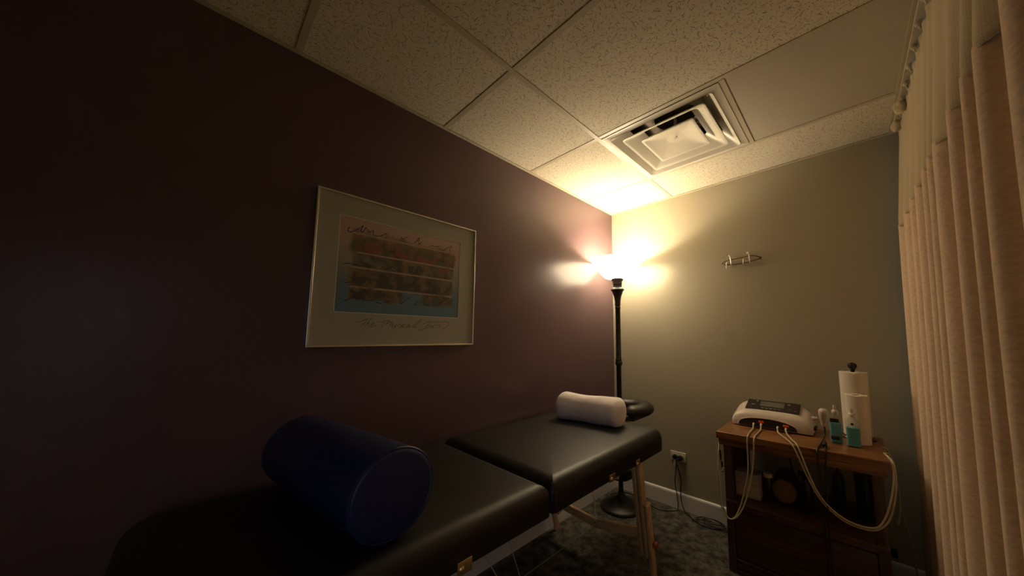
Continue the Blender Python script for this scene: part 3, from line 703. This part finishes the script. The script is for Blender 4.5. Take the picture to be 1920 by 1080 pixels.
# ------------------------------------------------------------------ oak cabinet
CXL, CXR = .946, 1.553; CF = -.440; CB = -.020; CT = .700
ca = empty('cabinet', (1.25, -.23, 0), 'dark stained wooden cabinet with an open shelf above drawers, beside the curtain', 'cabinet')
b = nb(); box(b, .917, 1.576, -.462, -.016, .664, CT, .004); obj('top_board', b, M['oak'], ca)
b = nb(); box(b, .928, 1.566, -.455, -.436, .632, .664, .002); box(b, .928, .944, -.436, -.03, .632, .664, .002); box(b, 1.550, 1.566, -.436, -.03, .632, .664, .002); obj('apron', b, M['oak'], ca)
for x0, x1 in ((CXL, CXL+.036), (CXR-.036, CXR)):
    for y0, y1 in ((CF, CF+.036), (CB-.036, CB)):
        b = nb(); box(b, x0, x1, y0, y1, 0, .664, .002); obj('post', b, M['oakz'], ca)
for x0 in (CXL+.004, CXR-.016):
    b = nb(); box(b, x0, x0+.012, CF+.036, CB-.036, .03, .632 if x0 < 1.2 else .345, .001); obj('side_panel', b, M['oakin'], ca)
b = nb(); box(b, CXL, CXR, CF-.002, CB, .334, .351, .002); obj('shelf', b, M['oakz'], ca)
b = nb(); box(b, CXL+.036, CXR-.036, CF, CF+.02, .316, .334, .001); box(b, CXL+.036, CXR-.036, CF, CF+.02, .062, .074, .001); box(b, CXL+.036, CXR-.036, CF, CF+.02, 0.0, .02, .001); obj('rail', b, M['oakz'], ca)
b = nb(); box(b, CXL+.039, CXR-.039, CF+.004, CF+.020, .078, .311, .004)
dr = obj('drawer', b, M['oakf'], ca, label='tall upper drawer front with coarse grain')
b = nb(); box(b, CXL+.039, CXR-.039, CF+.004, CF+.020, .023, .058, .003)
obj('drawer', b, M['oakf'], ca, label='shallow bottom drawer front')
b = nb(); box(b, CXL+.016, CXR-.016, CB-.012, CB-.004, .02, .334, .001); obj('back_panel', b, M['oakin'], ca)

# ------------------------------------------------------------------ therapy device
dv = empty('therapy_unit', (1.13, -.16, CT), 'white electrotherapy unit with dark control panel and orange tabs on the cabinet top', 'medical device')
DX0, DX1 = .945, 1.318
def dev_section(tt, s):
    """points (y,z) of the cross-section; s = shoulder 0..1"""
    h = .058+.066*s; w = 1-.10*(1-s)
    yb, yf = -.055, -.243
    ym = (yb+yf)/2
    base = [(yf, .006), (yf+.001, .028), (yf+.005, .50*h), (yf+.016, .66*h), (yf+.042, h*.76), (yb-.042, h+.004*s), (yb-.016, h*.97), (yb-.004, h*.82), (yb, .03), (yb, .006)]
    return [(ym+(y-ym)*w, z) for y, z in base]
b2 = bmesh.new(); rings = []; NS = 34
for i in range(NS+1):
    tt = -1+2*i/NS
    tt = math.copysign(1-(1-abs(tt))**1.5, tt)
    s = max(0, 1-abs(tt)**4.5)**.6
    x = (DX0+DX1)/2+tt*(DX1-DX0)/2
    rings.append([b2.verts.new((x, y, CT+z)) for y, z in dev_section(tt, s)])
for p, q in zip(rings, rings[1:]):
    n = len(p)
    for k in range(n): b2.faces.new((p[k], p[(k+1) % n], q[(k+1) % n], q[k]))
b2.faces.new(rings[0][::-1]); b2.faces.new(rings[-1])
b = nb(); merge(b, b2); obj('housing', b, M['white'], dv, angle=50)
# top plane of the housing between yf+.042 and yb-.042
py_f, pz_f, py_b, pz_b = -.201, CT+.0942, -.097, CT+.128
sl = (pz_b-pz_f)/(py_b-py_f)
def topz(y): return pz_f+(y-py_f)*sl
def slab(bm, x0, x1, y0, y1, up, th, skew=0.):
    vs = []
    for dz in (up, up+th):
        for x, y in ((x0+skew, y0), (x1+skew, y0), (x1, y1), (x0, y1)): vs.append(bm.verts.new((x, y, topz(y)+dz)))
    for f_ in ((0, 3, 2, 1), (4, 5, 6, 7), (0, 1, 5, 4), (1, 2, 6, 5), (2, 3, 7, 6), (3, 0, 4, 7)): bm.faces.new([vs[i] for i in f_])
b = nb(); slab(b, 1.008, 1.262, -.198, -.088, -.002, .0035); obj('control_panel', b, M['dark'], dv, smooth=False)
b = nb(); slab(b, 1.075, 1.190, -.160, -.103, .0018, .001); obj('screen', b, M['lcd'], dv, smooth=False, label='greenish grey display')
for x, y, w, h in ((1.032, -.150, .018, .005), (1.052, -.110, .008, .010), (1.205, -.118, .010, .010), (1.085, -.180, .012, .004), (1.105, -.180, .012, .004), (1.125, -.180, .012, .004), (1.145, -.180, .012, .004), (1.165, -.180, .012, .004), (1.215, -.165, .006, .004), (1.240, -.178, .008, .004)):
    b = nb(); slab(b, x, x+w, y, y+h, .0018, .001)
    obj('button', b, M['lcdtxt'], dv, smooth=False)
b = nb(); b2 = bmesh.new(); c0 = 1.118; hw = .138; pts = []
for k in range(25):
    a = PI*k/24; pts.append((c0-hw*math.cos(a), .010+.048*math.sin(a)**.75))
vf = [b2.verts.new((x, -.2475-.0*z, CT+z)) for x, z in pts]; vb = [b2.verts.new((x, -.232, CT+z)) for x, z in pts]
n = len(vf)
b2.faces.new(vf); b2.faces.new(vb[::-1])
for k in range(n): b2.faces.new((vf[k], vf[(k+1) % n], vb[(k+1) % n], vb[k]))
merge(b, b2); obj('connector_bay', b, M['dark'], dv, smooth=False)
b = nb(); tube(b, [(x, -.2465, CT+z+.001) for x, z in pts], .003, 8, 0); obj('bay_rim', b, M['white'], dv)
SOCK = [(1.058, .024), (1.094, .026), (1.170, .024), (1.206, .022)]
for i, (x, z) in enumerate(SOCK):
    if i in (1, 3):
        b = nb(); box(b, x-.013, x+.013, -.252, -.247, CT+z+.006, CT+z+.018, .002); box(b, x-.005, x+.005, -.253, -.247, CT+z-.002, CT+z+.008, .002)
        obj('channel_tab', b, M['orange'], dv, label='orange channel tab')
b = nb(); box(b, DX1-.004, DX1+.012, -.19, -.12, CT+.022, CT+.036, .005); obj('wand_holder', b, M['dark'], dv)
# leads
def lead(pts, label, i):
    x, z = SOCK[i]
    e_ = empty('lead_wire', (x, -.25, CT+z), label, 'cable', 'cream leads plugged into the therapy unit')
    b = nb(); tube(b, [(x, -.262, CT+z-.004)]+pts, .0034, 8, 8); obj('wire', b, M['lead'], e_)
    b = nb(); lathe(b, [(.005, 0), (.0058, .003), (.005, .012), (.0034, .016)], seg=14, mat=rot_to((0, -1, -.3), (x, -.2475, CT+z))); obj('connector', b, M['hook'], e_, label='white plug tip')
def over(x0, z0=0): return [(x0, -.30, CT+.006), (x0-.004, -.40, CT+.005), (x0-.008, -.455, CT+.005)]
lead([(1.062, -.30, CT+.007), (1.066, -.40, CT+.006), (1.070, -.458, CT+.005), (1.069, -.476, .675), (1.069, -.478, .598), (1.065, -.48, .52), (1.047, -.48, .438), (1.024, -.48, .354), (.997, -.48, .294), (.971, -.478, .275), (.942, -.47, .288), (.922, -.46, .347), (.912, -.45, .438), (.916, -.44, .534), (.908, -.42, .620)],
     'cream lead from the leftmost socket, the outer one of the left loop', 0)
lead([(1.098, -.30, CT+.007), (1.100, -.40, CT+.006), (1.100, -.458, CT+.005), (1.099, -.476, .682), (1.093, -.480, .603), (1.082, -.482, .524), (1.064, -.482, .443), (1.039, -.484, .359), (1.007, -.484, .300), (.976, -.482, .277), (.954, -.476, .288), (.937, -.470, .337), (.928, -.46, .43), (.918, -.44, .54), (.908, -.38, .622)],
     'cream lead from the second socket, with orange tab, inner one of the left loop', 1)
lead([(1.178, -.30, CT+.007), (1.215, -.38, CT+.006), (1.248, -.455, CT+.005), (1.268, -.476, .676), (1.302, -.482, .584), (1.332, -.484, .513), (1.365, -.485, .468), (1.415, -.486, .431), (1.464, -.486, .419), (1.512, -.486, .426), (1.545, -.482, .456), (1.566, -.476, .502), (1.582, -.47, .577), (1.588, -.46, .64), (1.586, -.43, .694), (1.57, -.38, .706)],
     'cream lead from the third socket, lower one of the long right loop', 2)
lead([(1.216, -.30, CT+.007), (1.248, -.40, CT+.006), (1.270, -.458, CT+.005), (1.285, -.478, .676), (1.311, -.488, .593), (1.338, -.492, .523), (1.369, -.492, .478), (1.419, -.492, .441), (1.468, -.492, .430), (1.514, -.490, .437), (1.537, -.488, .465), (1.556, -.482, .512), (1.572, -.476, .577), (1.582, -.466, .64), (1.580, -.42, .696), (1.565, -.35, .706)],
     'cream lead from the rightmost socket, with orange tab, upper one of the long right loop', 3)
# thin lead hanging behind the cabinet's right side
b = nb(); tube(b, [(1.560, -.25, .706), (1.580, -.24, .697), (1.590, -.22, .63), (1.604, -.20, .49), (1.615, -.20, .40), (1.628, -.20, .30), (1.636, -.20, .20), (1.640, -.21, .10), (1.635, -.23, .01)], .003, 8, 8)
obj('hanging_lead', b, M['lead'], label='thin cream lead hanging straight to the floor between cabinet and curtain', cat='cable', origin=(1.6, -.22, .0))
b = nb(); tube(b, [(1.571, -.33, .703), (1.584, -.325, .690), (1.592, -.315, .61), (1.602, -.30, .53), (1.598, -.29, .44), (1.590, -.29, .40)], .003, 8, 8)
obj('hanging_lead', b, M['lead'], label='short cream lead dangling off the right edge of the cabinet top', cat='cable', origin=(1.58, -.3, .4))
# clips dangling at the left side
for (x, y, z, lab) in ((.898, -.31, .455, 'lower dark clip with bright tip hanging at the cabinet left side'), (.885, -.29, .512, 'upper dark clip hanging at the cabinet left side')):
    e_ = empty('electrode_clip', (x, y, z), lab, 'clip')
    b = nb(); tube(b, [(x, y, z+.04), (x+.002, y, z), (x+.001, y, z-.018)], .006, 8, 4, r_end=.004); obj('grip', b, M['dark'], e_)
    if z < .5:
        b = nb(); tube(b, [(x+.010, y-.012, z+.012), (x+.006, y-.012, z-.006)], .0045, 8, 0); obj('tip', b, M['hook'], e_)
    b = nb(); tube(b, [(x, y, z+.04), (x+.008, y-.01, z+.08), (.910, y-.02, .622), (.911, y-.02, .664)], .0022, 6, 6); obj('wire', b, M['lead'], e_)
# ultrasound wand
w_ = empty('ultrasound_wand', (1.355, -.24, CT), 'cream ultrasound applicator wand in its holder right of the therapy unit', 'applicator')
b = nb()
lathe(b, [(.004, .062), (.007, .066), (.009, .075), (.0145, .098), (.019, .120), (.0205, .134), (.019, .144), (.013, .150), (.004, .152)], seg=28, mat=Matrix.Translation((1.358, -.245, CT)) @ Matrix.Rotation(.10, 4, 'X') @ Matrix.Rotation(.06, 4, 'Y'))
obj('head', b, M['white'], w_)
b = nb(); lathe(b, [(.011, 0), (.012, .004), (.009, .016), (.007, .024)], seg=18, mat=rot_to((1, 0, .25), (1.318, -.225, CT+.088))); obj('holder_arm', b, M['white'], w_)
b = nb(); tube(b, [(1.364, -.240, CT+.066), (1.366, -.240, CT+.045), (1.362, -.26, CT+.012), (1.357, -.34, CT+.006), (1.350, -.44, CT+.006), (1.346, -.464, CT-.004), (1.346, -.474, .672), (1.347, -.476, .576), (1.354, -.477, .467), (1.351, -.475, .356), (1.353, -.468, .227), (1.354, -.462, .10), (1.36, -.466, .01), (1.39, -.50, .005)], .0036, 8, 8)
obj('cord', b, M['black'], w_)
w_ = empty('patch_cable', (1.376, -.40, CT), 'black cable with white tipped plug draped over the cabinet front below the wand', 'cable')
b = nb(); tube(b, [(1.372, -.41, CT+.010), (1.374, -.440, CT+.008), (1.375, -.466, CT-.004), (1.375, -.478, .690), (1.371, -.484, .582), (1.369, -.485, .471), (1.366, -.482, .36), (1.367, -.476, .233), (1.372, -.470, .12), (1.38, -.474, .01), (1.41, -.51, .005)], .0040, 8, 8)
obj('cord', b, M['black'], w_)
b = nb(); tube(b, [(1.370, -.385, CT+.014), (1.372, -.43, CT+.011)], .009, 10, 0); obj('plug_body', b, M['black'], w_)
b = nb(); tube(b, [(1.3695, -.378, CT+.0145), (1.370, -.386, CT+.014)], .0065, 10, 0); obj('tip', b, M['hook'], w_, label='white tip')
# gel bottles
def sqr(bm, cx, cy, levels, seg=6):
    b2 = bmesh.new(); rings = []
    for hx, hy, r, z in levels:
        ring = []
        for sx, sy, a0 in ((1, 1, 0), (-1, 1, 90), (-1, -1, 180), (1, -1, 270)):
            for k in range(seg+1):
                a = math.radians(a0+90*k/seg)
                ring.append(b2.verts.new((cx+sx*(hx-r)+r*math.cos(a), cy+sy*(hy-r)+r*math.sin(a), z)))
        rings.append(ring)
    n = len(rings[0])
    for a, c in zip(rings, rings[1:]):
        for k in range(n): b2.faces.new((a[k], a[(k+1) % n], c[(k+1) % n], c[k]))
    b2.faces.new(rings[0][::-1]); b2.faces.new(rings[-1]); merge(bm, b2)
def gel_bottle(cx, cy, hx, hy, hb, hl, label, dark_bands):
    e_ = empty('gel_bottle', (cx, cy, CT), label, 'bottle'); z = CT+.0005
    b = nb(); sqr(b, cx, cy, [(hx-.004, hy-.004, .008, z), (hx, hy, .010, z+.004), (hx, hy, .010, z+hb-.014), (hx-.003, hy-.003, .010, z+hb-.006), (hx*.62, hy*.7, .009, z+hb), (.0095, .0095, .0094, z+hb+.004), (.0095, .0095, .0094, z+hb+.010)])
    obj('bottle_body', b, M['clear'], e_)
    b = nb(); sqr(b, cx, cy, [(hx-.006, hy-.006, .008, z+.002), (hx-.002, hy-.002, .009, z+.005), (hx-.002, hy-.002, .009, z+hl)]); obj('gel', b, M['gel'], e_, label='teal gel fill')
    b = nb(); zc = z+hb+.006
    lathe(b, [(.012, zc), (.0125, zc+.002), (.0125, zc+.014), (.010, zc+.017), (.0065, zc+.019), (.006, zc+.036), (.0045, zc+.040)], cx, cy, 24); obj('cap', b, M['white'], e_)
    for z0, z1 in dark_bands:
        b = nb(); box(b, cx-hx+.004, cx+hx-.010, cy-hy-.0012, cy-hy+.001, CT+z0, CT+z1, .0004); obj('label', b, M['label'], e_)
    return e_
gel_bottle(1.410, -.280, .0235, .017, .130, .092, 'clear bottle of teal gel with dark label bands, left one by the wand', [(.098, .116), (.018, .034)])
g2 = gel_bottle(1.4715, -.302, .0260, .018, .128, .086, 'clear bottle of teal gel without bands, right one in front of the paper rolls', [])
b = nb(); lathe(b, [(.006, 0), (.006, .001)], seg=10, mat=rot_to((0, -1, 0), (1.470, -.3205, CT+.105))); obj('label', b, M['label'], g2)
# paper towel on stand and loose roll
tr = empty('paper_towel_holder', (1.488, -.105, CT), 'dark wooden paper towel holder with round knob standing at the cabinet back', 'towel holder')
b = nb(); lathe(b, [(.066, CT+.0005), (.068, CT+.006), (.064, CT+.012), (.02, CT+.014)], 1.488, -.105, 36); obj('base', b, M['oakz'], tr)
b = nb(); lathe(b, [(.008, CT+.012), (.008, 1.035), (.012, 1.040), (.009, 1.044), (.016, 1.050), (.019, 1.060), (.016, 1.071), (.006, 1.077)], 1.488, -.105, 24); obj('knob_post', b, M['bronze'], tr)
def roll(cx, cy, R_, r_, z0, z1, label, flap=None):
    b = nb(); b2 = bmesh.new(); n = 72; O = []; I = []; rings = []
    prof = [(r_, z0), (R_-.002, z0), (R_, z0+.002), (R_, z1-.002), (R_-.002, z1), (r_, z1)]
    for rr_, z in prof:
        rings.append([b2.verts.new((cx+(rr_*(1+(.004*math.sin(3*2*PI*k/n)+.003*math.sin(7*2*PI*k/n) if rr_ > r_ else 0)))*math.cos(2*PI*k/n), cy+rr_*math.sin(2*PI*k/n), z+(.0015*math.sin(5*2*PI*k/n) if z > z0+.01 and rr_ > r_ else 0))) for k in range(n)])
    rings.append(rings[0])
    for a, c in zip(rings, rings[1:]):
        for k in range(n): b2.faces.new((a[k], a[(k+1) % n], c[(k+1) % n], c[k]))
    merge(b, b2)
    e_ = obj('paper_roll', b, M['paper'], label=label, cat='paper roll', origin=(cx, cy, z0))
    b = nb(); b2 = bmesh.new()
    R2 = [[b2.verts.new((cx+q*math.cos(2*PI*k/32), cy+q*math.sin(2*PI*k/32), z)) for k in range(32)] for q, z in ((r_-.0002, z0+.001), (r_-.0002, z1-.001), (r_-.0016, z1-.001), (r_-.0016, z0+.001))]
    R2.append(R2[0])
    for a, c in zip(R2, R2[1:]):
        for k in range(32): b2.faces.new((a[k], a[(k+1) % 32], c[(k+1) % 32], c[k]))
    merge(b, b2); obj('cardboard_core', b, M['tan'], e_)
    if flap:
        b = nb(); P = []
        for k in range(9):
            a = math.radians(-20+k*2.5); P.append((cx+(R_+.001+.0006*k)*math.cos(a)+.0012*k, cy+(R_+.001)*math.sin(a)-.0*k))
        for dz in (0,):
            lo = [b.verts.new((x, y, z0+.002)) for x, y in P]; hi = [b.verts.new((x, y, z1-.002)) for x, y in P]
            for k in range(8): b.faces.new((lo[k], lo[k+1], hi[k+1], hi[k]))
        fo = obj('loose_sheet', b, M['paper'], e_); md = fo.modifiers.new('t', 'SOLIDIFY'); md.thickness = .0008
    return e_
roll(1.488, -.105, .055, .020, CT+.0145, 1.030, 'tall white paper towel roll on the knobbed holder')
roll(1.492, -.215, .042, .017, CT+.0005, .928, 'shorter loose white paper roll in front of the tall one')
# ------------------------------------------------------------------ things on the open shelf
SH = .3515
bx = empty('carton', (1.03, -.30, SH), 'small pale lilac printed carton at the left end of the open shelf', 'box')
b = nb(); box(b, .972, 1.088, -.345, -.25, SH, SH+.125, .0015); obj('carton_body', b, M['carton'], bx)
b = nb(); box(b, .978, 1.082, -.3462, -.345, SH+.078, SH+.088, 0); box(b, .978, 1.082, -.3462, -.345, SH+.010, SH+.060, 0); obj('label', b, M['cartonp'], bx, smooth=False)
b = nb(); lathe(b, [(.020, SH), (.022, SH+.004), (.022, SH+.105), (.018, SH+.112)], 1.115, -.285, 28)
j = obj('jar', b, M['bkn'], label='slim dark jar with a shiny lid beside the lilac carton', cat='jar')
b = nb(); lathe(b, [(.020, SH+.112), (.0215, SH+.114), (.0215, SH+.130), (.018, SH+.133)], 1.115, -.285, 28); obj('lid', b, M['white'], j)  # pale plastic colour stands in for the shiny lid's highlight
br = empty('bath_brush', (1.188, -.28, SH), 'round tan bristle pad in a dark cloth cover with a thin handle, mid shelf', 'brush')
b = nb(); lathe(b, [(.010, 0), (.040, .003), (.052, .012), (.056, .026), (.052, .040), (.040, .048), (.010, .052)], seg=36, mat=rot_to((0, -1, .25), (1.186, -.262, SH+.056))); obj('bristle_pad', b, M['tan'], br)
b = nb(); lathe(b, [(.058, SH), (.060, SH+.04), (.056, SH+.09), (.046, SH+.125), (.028, SH+.146), (.008, SH+.153)], 1.188, -.212, 36); obj('cover', b, M['darkg'], br)
b = nb(); tube(b, [(1.226, -.23, SH+.12), (1.218, -.262, SH+.20), (1.211, -.28, SH+.245)], .0035, 8, 3); obj('handle', b, M['black'], br)
sp = empty('spray_bottle', (1.278, -.30, SH), 'black spray bottle with trigger head on the open shelf', 'spray bottle')
b = nb(); lathe(b, [(.024, SH), (.027, SH+.004), (.027, SH+.10), (.024, SH+.122), (.012, SH+.142), (.010, SH+.155)], 1.278, -.30, 32); obj('bottle_body', b, M['bkn'], sp)
b = nb(); lathe(b, [(.012, SH+.150), (.012, SH+.165), (.009, SH+.168)], 1.278, -.30, 20); box(b, 1.250, 1.292, -.307, -.293, SH+.166, SH+.186, .004); obj('spray_head', b, M['black'], sp)
b = nb(); tube(b, [(1.257, -.30, SH+.168), (1.250, -.30, SH+.152), (1.240, -.30, SH+.142)], .0035, 8, 4); obj('trigger', b, M['black'], sp)
tb = empty('squeeze_bottle', (1.398, -.15, SH), 'dark teal squeeze bottle with a pointed red cap on the open shelf', 'bottle')
b = nb(); lathe(b, [(.022, SH), (.025, SH+.004), (.025, SH+.135), (.020, SH+.150), (.012, SH+.154)], 1.398, -.15, 32); obj('bottle_body', b, M['tealb'], tb)
b = nb(); lathe(b, [(.021, SH+.150), (.021, SH+.166), (.012, SH+.172), (.007, SH+.182), (.003, SH+.200)], 1.398, -.15, 24); obj('cap', b, M['redcap'], tb)
b = nb(); lathe(b, [(.030, SH), (.033, SH+.004), (.033, SH+.165), (.030, SH+.172)], 1.492, -.20, 32)
j = obj('jar', b, M['bkn'], label='large dark jar at the right end of the open shelf', cat='jar')
b = nb(); lathe(b, [(.034, SH+.170), (.0345, SH+.173), (.0345, SH+.196), (.031, SH+.200)], 1.492, -.20, 32); obj('lid', b, M['bkn'], j)

wy0, wy1, wz0, wz1 = -1.45, -.22, .55, 2.0
b = nb()
for y0, y1, z0, z1 in ((wy0-.05, wy0, wz0-.05, wz1+.05), (wy1, wy1+.05, wz0-.05, wz1+.05), (wy0, wy1, wz0-.05, wz0), (wy0, wy1, wz1, wz1+.05), ((wy0+wy1)/2-.015, (wy0+wy1)/2+.015, wz0, wz1)): box(b, X1-.03, X1, y0, y1, z0, z1, .003)
wn = struct('window_1', b, M['skirting'], origin=(X1, -.8, wz0-.05), smooth=False)
b = nb(); box(b, X1-.008, X1-.003, wy0, wy1, wz0, wz1); obj('pane', b, M['dusk'], wn, smooth=False)
# ------------------------------------------------------------------ doorway trim behind the camera, and an added cool fill
b = nb()
for x0, x1, z0, z1 in ((.35, .41, 0, 2.06), (1.21, 1.27, 0, 2.06), (.41, 1.21, 2.0, 2.06)): box(b, x0, x1, Y0, Y0+.02, z0, z1, .003)
struct('trim_3', b, M['skirting'], smooth=False)
al = bpy.data.lights.new('added_cool_fill', 'AREA'); al.shape = 'RECTANGLE'; al.size = 1.4; al.size_y = .7; al.spread = math.radians(75); al.energy = .55; al.color = (.62, .74, 1.)  # added fill for bolster end and baseboard, no real lamp there
ao = bpy.data.objects.new('added_cool_fill', al); COL.objects.link(ao); ao.location = (X1-.06, -2.90, .95); ao.rotation_euler = (Vector((.35, -1.75, .45))-ao.location).to_track_quat('-Z', 'X').to_euler()
w = bpy.data.worlds.new('world'); SC.world = w; w.use_nodes = True
w.node_tree.nodes['Background'].inputs[0].default_value = (.5, .55, .7, 1); w.node_tree.nodes['Background'].inputs[1].default_value = .02

# ------------------------------------------------------------------ camera
cd = bpy.data.cameras.new('camera'); cam = bpy.data.objects.new('camera', cd); COL.objects.link(cam)
FPX, U0, V0 = 606.684, 1035.476, 572.045
pitch, roll_, yaw = .1016, -.0027, .7419
Rz = Matrix.Rotation(yaw, 3, 'Z'); Rx = Matrix.Rotation(pitch, 3, 'X'); Ry = Matrix.Rotation(roll_, 3, 'Y')
Rm = Rz @ Rx @ Ry
right, fwd, up = Rm.col[0], Rm.col[1], Rm.col[2]
mw = Matrix((right, up, -fwd)).transposed().to_4x4(); mw.translation = (1.4902, -2.4033, 1.1989)
cam.matrix_world = mw
cd.sensor_width = 36; cd.lens = FPX/1920*36; cd.shift_x = (960-U0)/1920; cd.shift_y = (V0-540)/1920
cd.clip_start = .01
SC.camera = cam
SC.view_settings.view_transform = 'Standard'; SC.view_settings.look = 'None'; SC.view_settings.gamma = 1; SC.view_settings.use_curve_mapping = False
SC.view_settings.exposure = 0.0
